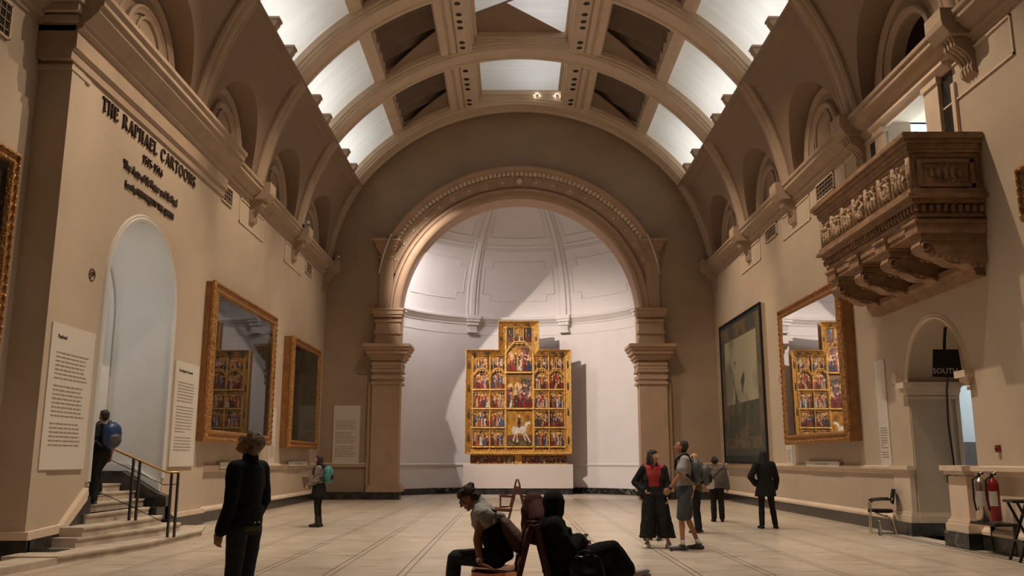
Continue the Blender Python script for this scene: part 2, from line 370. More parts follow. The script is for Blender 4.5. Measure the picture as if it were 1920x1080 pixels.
# the long walls above the gallery cornice: lunette walls, tunnels and webs
cove = {-1: MB(), 1: MB()}
ZCOR = 9.25
for s in (-1, 1):
    cb = cove[s]
    for k in range(len(RIBS) - 1):
        ya, yb = RIBS[k], RIBS[k + 1]; yc = (ya + yb) / 2; r = 1.92; zc = 9.32; zt = 12.4
        ts = sorted(set([pi * i / 36 for i in range(37)] + [math.atan2(zt - zc, yb - yc), pi - math.atan2(zt - zc, yb - yc)]))
        hole, outer = [], []
        for t in ts:
            c_, s_ = cos(t), sin(t); hole.append((yc + r * c_, zc + r * s_ if 0 < t < pi else zc))
            kx = (yb - yc) / abs(c_) if abs(c_) > 1e-6 else 1e9; kz = (zt - zc) / s_ if s_ > 1e-6 else 1e9; q = min(kx, kz)
            outer.append((yc + q * c_, zc + q * s_))
        NR = 8; rows = []
        for (h0, h1), (o0, o1) in zip(hole, outer):
            rows.append([(CX + s * relX(h1 + (o1 - h1) * j / NR), h0 + (o0 - h0) * j / NR, h1 + (o1 - h1) * j / NR) for j in range(NR + 1)])
        vs = [p for rw in rows for p in rw]; fs = []
        for i in range(len(rows) - 1):
            for j in range(NR): a = i * (NR + 1) + j; fs.append((a, a + 1, a + NR + 2, a + NR + 1))
        cb.add(vs, fs)
        cb.add([(CX + s * relX(z), y, z) for y, z in hole] + [(CX + s * 8.0, y, z) for y, z in hole], [(i, i + 1, i + 1 + len(hole), i + len(hole)) for i in range(len(hole) - 1)], 1)
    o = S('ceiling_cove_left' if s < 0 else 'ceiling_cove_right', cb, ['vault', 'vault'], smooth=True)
# lunette walls with blind arches
for s, nm in ((-1, 'left'), (1, 'right')):
    lm = MB(); f = YZ(CX + s * 7.98, s)
    for k in range(len(RIBS) - 1):
        yc = (RIBS[k] + RIBS[k + 1]) / 2
        if s > 0 and k == 3:
            lm.plate([[(yc - 2.3, 9.1), (yc + 2.3, 9.1), (yc + 2.3, 11.7), (yc - 2.3, 11.7)], arch_loop(yc - .05, .88, 9.12, 9.7)], f, 0, .25)
        else:
            lm.plate([[(yc - 2.3, 9.1), (yc + 2.3, 9.1), (yc + 2.3, 11.7), (yc - 2.3, 11.7)]], f, 0, .25)
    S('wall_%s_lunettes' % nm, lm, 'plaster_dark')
    for k in range(2, len(RIBS) - 1):
        yc = (RIBS[k] + RIBS[k + 1]) / 2; am = MB()
        arch_ring(am, yc, 9.7, [(1.5, .0), (1.5, -.09), (1.42, -.12), (1.36, -.08), (1.28, -.05), (1.28, 0)], f, n=32, leg=.45)
        arch_ring(am, yc - .05, 9.7, [(1.05, 0), (1.05, -.10), (1.0, -.14), (.95, -.09), (.88, -.05), (.88, 0)], f, n=28, leg=.45)
        if not (s > 0 and k == 3):
            am.box(CX + s * 7.98, CX + s * 7.93, yc - .32, yc + .28, 9.3, 9.34); am.box(CX + s * 7.98, CX + s * 7.95, yc - .34, yc - .30, 9.3, 10.5)
            arch_ring(am, yc + .1, 10.0, [(.62, 0), (.62, -.05), (.56, -.05), (.56, 0)], f, n=20, leg=.7)
        trim(am, 'vault_trim')
# dark passage behind the open lunette
S('wall_right_passage', MB().box(8.5, 10.6, 15.4, 18.7, 8.9, 8.95).box(10.6, 10.7, 15.4, 18.7, 8.9, 11.5).box(8.5, 10.7, 15.3, 15.4, 8.9, 11.5).box(8.5, 10.7, 18.6, 18.7, 8.9, 11.5).box(8.5, 10.7, 15.3, 18.7, 11.5, 11.6), 'plaster_dark')

# cornices above the walls (profile in rel-x from the wall plane, z)
def cornice(x, s, y0, y1, prof, m='vault_trim'):
    trim(MB().extY([(x - s * d, z) for d, z in prof], y0, y1), m)
P1 = [(-.3, 8.72), (.04, 8.72), (.05, 8.80), (.12, 8.84), (.12, 8.92), (.24, 8.98), (.30, 9.06), (.36, 9.08), (.36, 9.18), (.41, 9.2), (.42, 9.27), (-.9, 9.27)]
cornice(XR, 1, -4, 34.99, P1)
cornice(XL, -1, 21.6, 34.99, P1)
P2 = [(-.5, 8.1), (.05, 8.1), (.06, 8.25), (.12, 8.3), (.12, 8.62), (.20, 8.66), (.22, 8.74), (.30, 8.80), (.44, 8.95), (.47, 9.05), (.52, 9.06), (.52, 9.14), (.58, 9.2), (.58, 9.28), (-1.1, 9.28)]
cornice(-7.45, -1, 13.72, 21.7, P2)
P3 = [(d, z) for d, z in P1]
cornice(-8.0, -1, -4, 13.9, P3)
# consoles under the ribs
def console(x, s, y):
    c = MB(); prof = [(0, 8.15), (.08, 8.2), (.10, 8.3), (.07, 8.38), (.12, 8.5), (.24, 8.62), (.34, 8.68), (.36, 8.8), (.40, 8.86), (.52, 9.0), (.54, 9.3), (0, 9.3)]
    c.extY([(x - s * d, z) for d, z in prof], y - .2, y + .2)
    c.extY([(x - s * d, z) for d, z in [(0, 8.85), (.46, 8.85), (.58, 9.02), (.6, 9.12), (.6, 9.34), (0, 9.34)]], y - .3, y + .3)
    for q in (-.11, 0, .11): c.extY([(x - s * (d + .025), z) for d, z in prof[1:9]] + [(x, 8.8), (x, 8.2)], y + q - .03, y + q + .03)
    trim(c, 'vault_trim')
for y in RIBS[2:]:
    y = min(y, 34.7); console(XR, 1, y)
    if y > 20: console(XL, -1, y)
# little moulded panels between consoles
def rect_mould(x, s, y0, y1, z0, z1, t=.035, d=.03, m='trim'):
    r = MB()
    for a, b, c_, e in ((y0, y1, z0, z0 + t), (y0, y1, z1 - t, z1), (y0, y0 + t, z0, z1), (y1 - t, y1, z0, z1)): r.box(x, x - s * d, a, b, c_, e)
    trim(r, m)
for k in range(2, 7):
    y = RIBS[k]
    if y > 12: rect_mould(XR, 1, y - 1.35, y + 1.1, 7.95, 8.66)
    if y > 20: rect_mould(XL, -1, y - 1.1, y + 1.25, 7.95, 8.66)
# ledge cornice at the springing of the ceiling, with little blocks on it
for s in (-1, 1):
    l = MB(); l.extY([(CX + s * x, z) for x, z in [(7.1, 12.1), (6.93, 12.12), (6.84, 12.2), (6.74, 12.24), (6.62, 12.36), (6.52, 12.40), (6.48, 12.50), (6.50, 12.58), (7.2, 12.6)]], -4, 35)
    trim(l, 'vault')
    for k in range(2, len(RIBS) - 1):
        ya, yb = RIBS[k], RIBS[k + 1]
        for q in (.36, .68):
            y = ya + (yb - ya) * q; b = MB()
            b.extY([(CX + s * x, z) for x, z in [(6.50, 12.55), (6.48, 12.62), (6.42, 12.70), (6.40, 12.78), (6.75, 12.84), (6.85, 12.55)]], y - .14, y + .14)
            b.box(CX + s * 6.37, CX + s * 6.72, y - .17, y + .17, 12.78, 12.85)
            tag(b.obj('cornice_bracket', 'vault_trim'), 'plaster bracket on %s ceiling ledge, %s one of %s bay from end wall' % ('left' if s < 0 else 'right', 'nearer' if q < .5 else 'farther', ['sixth', 'fifth', 'fourth', 'third', 'second', 'first'][k - 1]), 'bracket', 'plaster brackets on the ceiling ledges')

# transverse ribs
def rib(y, full=True):
    m = MB(); a0 = math.asin((12.35 - ZC) / RS); hw = .55
    prof = [(-hw, .75), (-hw, .16), (-hw + .05, .14), (-hw + .05, .06), (-hw + .1, .05), (-hw + .12, -.03), (-hw + .24, -.03), (-hw + .28, .03), (hw - .28, .03), (hw - .24, -.03), (hw - .12, -.03), (hw - .1, .05), (hw - .05, .06), (hw - .05, .14), (hw, .16), (hw, .75)]
    rings = []
    for i in range(73):
        a = a0 + (pi - 2 * a0) * i / 72; rings.append([(CX + (RS + d) * cos(a), y + u, ZC + (RS + d) * sin(a)) for u, d in prof])
    m.loft(rings)
    for s in (-1, 1):
        rr = []; pr = [(-.34, .5), (-.34, -.08), (-.29, -.14), (-.22, -.15), (-.16, -.10), (-.12, -.16), (-.06, -.19), (.06, -.19), (.12, -.16), (.16, -.10), (.22, -.15), (.29, -.14), (.34, -.08), (.34, .5)]
        for i in range(25):
            z = 8.95 + (12.5 - 8.95) * i / 24; e = .01; dx = (relX(min(z + e, 12.34)) - relX(min(z + e, 12.34) - 2 * e)) / (2 * e); n = Vector((1, 0, -dx)).normalized()
            x0 = relX(min(z, 12.34)) if z < 12.34 else relX(12.34) - .7 * (z - 12.34)
            rr.append([(CX + s * (x0 + d * n.x), y + u, z + d * n.z) for u, d in pr])
        m.loft(rr, 1)
    trim(m, ['trim', 'vault_trim'], smooth='auto')
for y in RIBS[1:]: rib(y if y < 34 else 34.42)
# ceiling between ribs
RP = RS + .34
def P(x, y, dr=0): return (CX + x, y, ZC + sqrt((RP + dr) ** 2 - x * x))
XA, XB = 4.9, 2.85
for k in range(1, len(RIBS) - 1):
    ya, yb = RIBS[k] + .5, min(RIBS[k + 1], 34.42) - .5
    for s in (-1, 1):
        # scrim
        n = 24; xs = [6.98 - (6.98 - XA) * i / n for i in range(n + 1)]
        g = MB(); ny = 10
        g.add([P(s * x, ya + (yb - ya) * j / ny) for x in xs for j in range(ny + 1)], [(i * (ny + 1) + j, i * (ny + 1) + j + 1, (i + 1) * (ny + 1) + j + 1, (i + 1) * (ny + 1) + j) for i in range(n) for j in range(ny)])
        S('ceiling_scrim', g, 'scrim', smooth=True)
        # beam between scrim and pleats
        b = MB(); zA = P(XA, 0)[2]
        b.extY([(CX + s * x, z) for x, z in [(XA - .15, zA + .5), (XA - .15, zA - .02), (XA - .08, zA - .06), (XA + .10, zA - .16), (XA + .22, zA - .2), (XA + .26, zA - .05), (XA + .26, zA + .3)]], ya, yb)
        trim(b, 'trim')
        # pleated surface in a dark tone
        g = MB(); nx = 10; ny = 64; vs = []
        for i in range(nx + 1):
            x = XB - .15 + (XA + .05 - XB + .15) * i / nx
            for j in range(ny + 1):
                u = j / ny; tri = abs((u * 5.5) % 1 - .5) * 2; vs.append(P(s * x, ya + (yb - ya) * u, .13 + .30 * tri))
        g.add(vs, [(i * (ny + 1) + j, i * (ny + 1) + j + 1, (i + 1) * (ny + 1) + j + 1, (i + 1) * (ny + 1) + j) for i in range(nx) for j in range(ny)])
        S('ceiling_pleats', g, 'grooved')
        # plaster gusset against the far rib and the near rib
        g = MB()
        for yq, dy in ((yb, -1.55), (ya, .6)):
            m_ = 12; vs = []
            for i in range(m_ + 1):
                x = XB - .1 + (XA - .12 - XB + .1) * i / m_; t = 1 - i / m_
                vs += [P(s * x, yq, 0), P(s * x, yq + dy * t, 0), P(s * x, yq + dy * t, .05)]
            g.add(vs, [(3 * i, 3 * i + 3, 3 * i + 4, 3 * i + 1) for i in range(m_)] + [(3 * i + 1, 3 * i + 4, 3 * i + 5, 3 * i + 2) for i in range(m_)])
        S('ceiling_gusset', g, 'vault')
        # central beam carrying the spotlights
        b = MB(); z0 = 15.62
        b.extY([(CX + s * x, z) for x, z in [(1.66, 16.7), (1.66, 15.95), (1.72, 15.90), (1.72, 15.72), (1.80, 15.66), (1.86, z0), (2.22, z0), (2.25, z0 + .08), (2.30, z0 - .02), (2.45, z0 - .04), (2.52, z0 + .02), (2.58, z0 - .1), (2.80, z0 - .14), (2.88, z0 + .0), (2.88, 16.4)]], ya - .05, yb + .05)
        trim(b, 'trim')
    # roof lantern panel between the central beams
    g = MB(); g.add([(CX - 1.62, ya, 16.36), (CX + 1.62, ya, 16.36), (CX + 1.62, yb, 16.36), (CX - 1.62, yb, 16.36)], [(0, 1, 2, 3)])
    S('ceiling_laylight', g, 'scrim')
    if k != 6:
        g = MB(); g.add([(CX - 1.62, yb, 16.33), (CX + 1.62, yb, 16.33), (CX - .5, yb - 2.2, 16.33), (CX - 1.62, yb - 1.5, 16.33), (CX - 1.62, yb, 16.36)], [(0, 1, 2, 3)]); g.tube([(CX - 1.62, yb - 1.5, 16.3), (CX + .1, yb - 2.75, 16.3)], .035)
        S('ceiling_laylight_shade', g, 'vault')  # dark sheet standing in for the diagonal shadow across the laylight
    f = MB()
    for a in ((CX - 1.7, CX - 1.55), (CX + 1.55, CX + 1.7)): f.box(a[0], a[1], ya, yb, 16.2, 16.34)
    f.box(CX - 1.6, CX + 1.6, yb - .16, yb, 16.15, 16.34); f.box(CX - 1.6, CX + 1.6, ya, ya + .16, 16.15, 16.34); f.box(CX - 1.6, CX + 1.6, yb - .08, yb + .02, 16.05, 16.2)
    trim(f)
# the vault over the viewer and the outer roof that closes the building
S('ceiling_near', MB().add([P(7 * cos(pi * i / 24), y) for y in (-4, RIBS[1]) for i in range(25)], [(i, i + 1, i + 26, i + 25) for i in range(24)]), 'vault')
S('ceiling_roof', MB().extX([(-4.3, 19.4), (36.2, 19.4), (36.2, 19.5), (-4.3, 19.5)], -10.5, 11).box(-10.6, -10.4, -4.3, 36.2, 9, 19.4).box(10.9, 11.1, -4.3, 36.2, 9, 19.4).box(-10.6, 11.1, 36.0, 36.2, 14.0, 19.4).box(-10.6, 11.1, -4.4, -4.3, 0, 19.5), 'white')
# spotlights recessed in the central beams
for k in range(3, 7):
    ya, yb = RIBS[k] + .5, min(RIBS[k + 1], 34.42) - .5
    for s in (-1, 1):
        for q in (.12, .3, .42, .53, .80, .90):
            if k < 5 and q < .4: continue
            y = ya + (yb - ya) * q; x = CX + s * 2.04
            o = thing('recessed_spotlight', 'round spotlight in %s central beam, %s bay from end, %s' % ('left' if s < 0 else 'right', {3: 'fourth', 4: 'third', 5: 'second', 6: 'first'}[k], {.12: 'nearest lamp', .3: 'second nearest lamp', .42: 'third nearest lamp', .53: 'fourth nearest lamp', .80: 'lamp before last', .90: 'last lamp'}[q]), 'spotlight', (x, y, 15.62), group='spotlights recessed in the central ceiling beams')
            MB().lathe([(.075, -.012), (.10, -.012), (.10, .01), (.075, .01)], n=16).obj('rim', 'black', o)
            lit = (k, s, q) in ((5, 1, .80), (5, -1, .3), (6, 1, .3), (6, -1, .42), (5, 1, .3), (5, 1, .42), (5, -1, .42))
            MB().lathe([(.0, -.006), (.074, -.006), (.074, .004), (.0, .004)], n=16).obj('lens', 'lampglow' if lit and q in (.80, .3) else 'black', o)

# two little spotlights hanging by the end rib
for x, nm in ((.98, 'left one of two small hanging spotlights below the end ceiling panel'), (1.80, 'right one of two small hanging spotlights below the end ceiling panel')):
    o = thing('hanging_spotlight', nm, 'spotlight', (x, 33.62, 16.0))
    MB().tube([(0, 0, .16), (0, 0, .04)], .012).obj('stem', 'black', o)
    q_ = MB(); q_.tube([(0, .05, .05), (0, -.12, -.10)], [.075, .06], 14); q_.obj('housing', 'steel', o, smooth='auto')
    MB().tube([(0, .052, .053), (0, .058, .058)], .05, 14).obj('lens', 'lampglow', o)
    lamp('hanging_spotlight_light', 'SPOT', (x, 33.74, 16.10), 9, SOFT, (x, 34.2, 16.3), .04, 120, .8)
# ------------------------------------------------------------------ great arch at the end
def endf(u, v, d): return (u, 35 - d, v)
a = MB()
arch_ring(a, ACX, ACZ, [(4.8, -1.0), (4.8, .16), (4.86, .22), (4.94, .24), (5.0, .18), (5.08, .18), (5.12, .24), (5.20, .24), (5.26, .12), (5.30, .08), (5.30, 0), (5.1, -1.0)], endf, n=72, leg=7.2)
trim(a, 'end_trim', smooth='auto')
a = MB(); lim = math.asin((10.33 - ACZ) / 6.0)
arch_ring(a, ACX, ACZ, [(5.30, 0), (5.30, .10), (5.34, .16), (5.40, .10), (5.66, .10), (5.70, .16), (5.74, .18), (5.74, 0)], endf, .32, pi - .32, 64)
arch_ring(a, ACX, ACZ, [(5.92, 0), (5.92, .30), (5.96, .36), (6.02, .40), (6.10, .42), (6.16, .36), (6.18, 0)], endf, lim, pi - lim, 64)
trim(a, 'end_trim', smooth='auto')
a = MB()
nd = 64
for i in range(nd):
    an = lim + .02 + (pi - 2 * lim - .04) * (i + .5) / nd; da = .013
    a.loft([[(ACX + r * cos(t), y, ACZ + r * sin(t)) for r, t in ((5.76, an - da), (5.94, an - da), (5.94, an + da), (5.76, an + da))] for y in (34.72, 35)])
trim(a)
a = MB()
for i in range(19):
    an = .42 + (pi - .84) * i / 18; r = 5.53; c = (ACX + r * cos(an), 34.88, ACZ + r * sin(an))
    rot = Matrix.Rotation(pi / 2, 3, 'X'); a.ell(c, (.075, .075, .05), rot, 10)
    a.tube([(c[0] + .12 * cos(t), 34.89, c[2] + .12 * sin(t)) for t in [2 * pi * j / 14 for j in range(14)]], .018, 5, close=True)
a.ell((ACX, 34.82, ACZ + 5.53), (.14, .1, .14), n=12)
trim(a, smooth=True)
# piers of the arch
for s, nm in ((-1, 'left'), (1, 'right')):
    a = MB(); X = lambda r: ACX + s * r
    def blk(r0, r1, y, z0, z1): a.box(X(r0), X(r1), y, 35.0, z0, z1)
    blk(4.72, 5.80, 34.72, .3, 4.5); blk(5.80, 5.98, 34.86, .3, 4.5)
    for z0, z1, e in ((.28, .42, .14), (.42, .50, .10), (.50, .58, .05), (4.42, 4.52, .06), (4.62, 4.78, .05), (4.9, 5.0, .08), (5.02, 5.16, .03), (5.16, 5.3, .06), (5.36, 5.46, .14), (5.46, 5.6, .22), (5.60, 5.76, .32), (5.76, 5.86, .40), (5.86, 5.98, .46)):
        a.box(X(4.72 - e * .9), X(5.80 + e * .75), 34.72 - e, 35.9, z0, z1)
    blk(4.72, 5.78, 34.72, 4.5, 5.9)
    blk(4.76, 5.74, 34.75, 5.98, 7.0)
    for z0, z1, e in ((6.0, 6.2, .05), (6.42, 6.52, .08), (6.9, 7.0, .06), (7.1, 7.2, .10), (7.2, 7.36, .15), (7.36, 7.44, .19)): a.box(X(4.76 - e * .7), X(5.72 + e), 34.75 - e, 35.2, z0, z1)
    blk(4.86, 5.70, 34.80, 7.0, 7.4)
    blk(5.10, 5.64, 34.84, 7.4, 10.2); blk(5.34, 5.44, 34.81, 7.5, 9.5)
    for z0, z1, e in ((9.52, 9.60, .05), (9.75, 9.85, .04), (9.85, 9.95, .10), (9.95, 10.1, .16), (10.1, 10.2, .22), (10.2, 10.3, .30)): a.box(X(5.12 - e), X(5.66 + e), 34.84 - e, 35.0, z0, z1)
    trim(a, 'end_trim')
    S('baseboard_end_%s' % nm, MB().box(X(4.62), X(8.0 if s > 0 else 7.9), 34.62, 35.2, 0, .28), 'black_marble')
    # dado rail on the end wall
    trim(MB().extX([(35.0, 1.22), (34.94, 1.24), (34.94, 1.30), (34.9, 1.33), (34.9, 1.37), (35.0, 1.38)], X(5.98), X(7.86)))

# ------------------------------------------------------------------ apse
AY, AZ, RA = 35.7, 8.1, 5.8
def AW(t, z, d=0): return (.25 + (RA - d) * sin(t), AY + (RA - d) * cos(t), z)
def AD(t, e, d=0): return (.25 + (RA - d) * cos(e) * sin(t), AY + (RA - d) * cos(e) * cos(t), AZ + (RA - d) * sin(e))
a = MB(); n = 64; T = 1.62
a.add([AW(-T + 2 * T * i / n, z) for z in (0, 4, AZ) for i in range(n + 1)], [(j * (n + 1) + i, j * (n + 1) + i + 1, (j + 1) * (n + 1) + i + 1, (j + 1) * (n + 1) + i) for j in range(2) for i in range(n)])
S('wall_apse', a, 'apse', smooth=True)
a = MB(); ne = 24
a.add([AD(-T + 2 * T * i / n, pi / 2 * j / ne) for j in range(ne + 1) for i in range(n + 1)], [(j * (n + 1) + i, j * (n + 1) + i + 1, (j + 1) * (n + 1) + i + 1, (j + 1) * (n + 1) + i) for j in range(ne) for i in range(n)])
S('ceiling_apse', a, 'apse', smooth=True)
def ring_sweep(prof, name=None, m='apse'):
    q = MB(); q.loft([[AW(-T + 2 * T * i / n, z, d) for d, z in prof] for i in range(n + 1)])
    return trim(q, m, smooth='auto') if not name else S(name, q, m)
ring_sweep([(-.05, 7.72), (.03, 7.74), (.05, 7.82), (.12, 7.88), (.16, 7.96), (.24, 8.02), (.25, 8.10), (.20, 8.14), (-.05, 8.2)])
ring_sweep([(-.05, 7.28), (.02, 7.29), (.02, 7.31), (-.05, 7.32)])
ring_sweep([(-.05, 1.22), (.04, 1.24), (.05, 1.30), (.03, 1.34), (-.05, 1.35)])
ring_sweep([(-.05, 0), (.05, 0), (.05, .26), (-.05, .28)], 'baseboard_apse', 'marble')
a = MB()
def dome_line(pts, r=.03):
    q = []
    for (t0, e0), (t1, e1) in zip(pts, pts[1:]):
        k = max(2, int((abs(t1 - t0) + abs(e1 - e0)) / .05))
        q += [AD(t0 + (t1 - t0) * i / k, e0 + (e1 - e0) * i / k, .005) for i in range(k)]
    q.append(AD(*pts[-1], .005)); a.tube(q, r, 6)
def notched(tc, e0, e1, t0, tn):
    k0, k1 = e0 + .055, e1 - .055
    dome_line([(tc - tn, e0), (tc + tn, e0), (tc + tn, k0), (tc + t0, k0), (tc + t0, k1), (tc + tn, k1), (tc + tn, e1), (tc - tn, e1), (tc - tn, k1), (tc - t0, k1), (tc - t0, k0), (tc - tn, k0), (tc - tn, e0)])
for c_ in (-.78, 0, .78, 1.5, -1.5): notched(c_, .145, .47, .305, .235)
for c_ in (-.78, 0, .78):
    dome_line([(c_ - .29, .675), (c_ + .29, .675), (c_ + .29, 1.35), (c_ - .29, 1.35), (c_ - .29, .675)])
for e_ in (.56, .575, .61): dome_line([(-1.55, e_), (1.55, e_)], .022)
trim(a, 'apse', smooth=True)
for t in (-1.17, -.39, .39, 1.17):
    a = MB(); sec = [(-.052, -.02), (-.052, .05), (-.044, .08), (-.03, .05), (-.022, .05), (-.016, .14), (.016, .14), (.022, .05), (.03, .05), (.044, .08), (.052, .05), (.052, -.02)]
    rr = []
    for i in range(33):
        e = (pi / 2 - .1) * i / 32; rr.append([AD(t + u, e, d) for u, d in sec])
    a.loft(rr)
    for z0, z1, w_, d in ((7.35, 7.42, .042, .24), (7.42, 7.7, .034, .2), (7.7, 7.86, .046, .28), (7.86, 7.98, .055, .34), (7.98, 8.16, .062, .38)):
        a.loft([[AW(t - w_, z, -.05), AW(t + w_, z, -.05), AW(t + w_, z, d), AW(t - w_, z, d)] for z in (z0, z1)])
    for q in (-.02, 0, .02): a.loft([[AW(t + q - .005, z, 0), AW(t + q + .005, z, 0), AW(t + q + .005, z, .23), AW(t + q - .005, z, .23)] for z in (7.42, 7.7)])
    trim(a, 'apse')

# ------------------------------------------------------------------ dado, skirting, doorways
def skirt(name, x, s, y0, y1, z=.26): S(name, MB().box(x + s * .01, x - s * .06, y0, y1, 0, z), 'black_marble'); trim(MB().extY([(x, z), (x - s * .07, z), (x - s * .07, z + .05), (x - s * .03, z + .1), (x, z + .12)], y0, y1))
def dado(x, s, y0, y1): trim(MB().extY([(x, 1.2), (x - s * .03, 1.22), (x - s * .04, 1.28), (x - s * .09, 1.31), (x - s * .09, 1.36), (x, 1.38)], y0, y1))
skirt('baseboard_left', XL, -1, 21.6, 35); dado(XL, -1, 21.6, 35)
skirt('baseboard_right', XR, 1, 18.9, 35); dado(XR, 1, 18.45, 35)
skirt('baseboard_left_near', -8.0, -1, -4, 13.9); dado(-8.0, -1, -4, 13.9)
skirt('baseboard_right_near', 8.0, 1, -4, 15.5)
# thick lower wall in front of the door jamb on the right, with its capping
a = MB(); a.box(8.0, XR + .01, -4, 16.1, .26, 1.22); a.box(7.8, XR, 15.5, 16.14, .26, 1.22)
for z0, z1, e in ((.26, .40, .08), (.40, .46, .05), (.46, .50, .02)): a.box(7.8 - e, XR, 15.5 - e, 16.14 + e, z0, z1)
trim(a, 'trim')
S('baseboard_right_jamb', MB().box(7.7, XR, 15.4, 16.26, 0, .27), 'marble')
trim(MB().extY([(XR, 1.22), (7.95, 1.22), (7.92, 1.28), (7.84, 1.31), (7.84, 1.38), (XR, 1.40)], -4, 15.5).box(7.70, XR, 15.42, 16.24, 1.31, 1.40).box(7.75, XR, 15.46, 16.2, 1.24, 1.31))
a = MB(); a.box(8.02, XR + .01, 18.2, 18.95, .26, 1.22)
for z0, z1, e in ((.26, .40, .06), (.40, .46, .03), (1.22, 1.3, .03), (1.3, 1.38, .07)): a.box(8.02 - e, XR, 18.2 - e, 18.95 + e, z0, z1)
trim(a)
S('baseboard_right_door', MB().box(7.94, XR, 18.12, 19.0, 0, .26), 'black_marble')
# right doorway: deep arched reveal and the bright lobby behind
def YZin(x0): return lambda u, v, d: (x0 + d, u, v)
a = MB()
arch_ring(a, 16.95, 2.98, [(1.22, .0), (1.22, 1.0), (1.5, 1.0), (1.5, .0)], YZin(XR + .02), n=28, leg=2.98)
S('door_1', a, 'plaster', smooth='auto')
a = MB(); arch_ring(a, 16.95, 2.98, [(1.20, -.02), (1.24, -.04), (1.27, -.015), (1.29, -.03), (1.32, 0), (1.2, .02)], YZin(XR), n=28); trim(a)
a = MB()
for s in (-1, 1):
    yj = 16.95 + s * 1.22
    for z0, z1, e in ((2.72, 2.78, .03), (2.80, 2.86, .06), (2.86, 2.94, .11), (2.94, 3.06, .17)):
        a.box(XR - e, XR + 1.02, yj - s * e, yj + s * (.06 + e * .9), z0, z1)
trim(a)
a = MB()
yj = 18.17
a.box(XR + .80, XR + .84, yj - .03, yj, .3, 2.7); a.box(XR + .93, XR + 1.0, yj - .04, yj, .3, 2.7)
for z0, z1, e in ((.26, .40, .05), (.40, .46, .025)): a.box(XR, XR + 1.0, yj - e, yj, z0, z1)
trim(a, 'trim'); S('baseboard_door', MB().box(XR, XR + 1.0, yj - .06, yj, 0, .26), 'black_marble')
# lobby behind
S('wall_lobby', MB().box(9.4, 13.0, 20.6, 20.7, 0, 4.6).box(13.0, 13.1, 13, 20.7, 0, 4.6).box(9.4, 13, 13, 13.1, 0, 4.6).box(9.4, 13.1, 13, 20.7, 4.6, 4.7).box(9.13, 9.18, 18.2, 20.7, 0, 4.6).box(9.13, 9.18, 13.0, 15.7, 0, 4.6), 'cool_room')
S('wall_lobby_head', MB().box(9.13, 9.19, 15.6, 18.3, 2.98, 4.65), 'plaster')
S('wall_lobby_dado', MB().box(9.45, 13.0, 20.5, 20.6, 0, 1.9), 'grey_top')
lamp('lobby_light', 'AREA', (11.6, 18.6, 4.5), 150, (.93, .97, 1), (11.2, 17.6, 0), 2.5)
# gallery room behind the balcony
S('wall_gallery', MB().box(8.6, 13, 14.6, 24.5, 7.0, 7.05).box(12.9, 13, 14.6, 24.5, 7, 9.6).box(8.6, 13, 24.4, 24.5, 7, 9.6).box(8.6, 13, 14.6, 14.7, 7, 9.6).box(8.62, 8.66, 18.2, 24.5, 7, 9.2).box(8.62, 8.66, 14.6, 16.1, 7, 9.2), 'cool_room')
S('ceiling_gallery', MB().box(8.95, 13, 14.6, 24.5, 9.2, 9.26).box(9.6, 9.66, 16, 24, 9.15, 9.2), 'cool_room')
lamp('gallery_light', 'AREA', (11.3, 20.5, 9.0), 420, (.84, .95, 1), (11.3, 20.0, 7), 2.5)
lamp('gallery_light', 'AREA', (10.4, 18.5, 7.3), 150, (.84, .95, 1), (10.4, 18.5, 9.2), 1.6)
w1 = MB()
for a_, b_ in (((9.9, 19.4), (9.96, 19.46)), ((10.9, 19.4), (10.96, 19.46))): w1.box(a_[0], b_[0], a_[1], b_[1], 7.05, 8.85)
w1.box(9.9, 10.96, 19.4, 19.46, 8.8, 8.86); w1.box(9.9, 10.96, 19.4, 19.46, 7.9, 7.94)
S('window_1', w1, 'black')
# pilasters of the balcony opening
a = MB()
a.box(XR - .10, XR, 15.62, 16.18, 6.9, 8.62); a.box(XR - .14, XR, 15.58, 16.22, 8.5, 8.62); a.box(XR - .10, XR, 18.10, 18.55, 6.9, 8.62); a.box(XR - .14, XR, 18.08, 18.6, 8.5, 8.62)
a.box(XR - .06, XR, 15.12, 15.24, 6.9, 8.3)
trim(a); trim(MB().box(XR - .02, XR, 15.24, 15.62, 6.9, 8.75).box(XR - .04, XR, 18.62, 18.95, 7.9, 8.5), 'black_marble')  # black strips stand in for the shaded recesses beside the opening
trim(MB().extY([(XR, 8.60), (XR - .06, 8.60), (XR - .12, 8.66), (XR - .2, 8.70), (XR - .2, 8.76), (XR, 8.76)], 15.2, 18.65))

# left doorway: tall white arched reveal, dark room beyond
a = MB()
arch_ring(a, 17.42, 4.62, [(1.63, .0), (1.63, -1.35), (1.95, -1.35), (1.95, -.14)], YZin(-7.45), n=36, leg=4.62)
S('door_2', a, 'white', smooth='auto')
a = MB(); arch_ring(a, 17.42, 4.62, [(1.60, .03), (1.66, .05), (1.69, .03), (1.72, .04), (1.75, 0), (1.6, 0)], YZin(-7.45), n=36, leg=3.5); trim(a, 'white')
a = MB(); arch_ring(a, 17.42, 4.5, [(1.36, -1.34), (1.36, -1.5), (1.7, -1.5), (1.7, -1.30), (1.5, -1.24), (1.44, -1.3)], YZin(-7.45), n=36, leg=3.4); trim(a, 'white')
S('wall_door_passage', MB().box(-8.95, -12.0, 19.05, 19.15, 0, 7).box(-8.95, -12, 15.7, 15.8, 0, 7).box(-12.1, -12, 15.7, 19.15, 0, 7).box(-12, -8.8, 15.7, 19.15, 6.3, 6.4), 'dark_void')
lamp('doorway_light', 'AREA', (-8.2, 16.4, 5.3), 26, (1, .96, .88), (-8.2, 19.0, 3.2), .7)
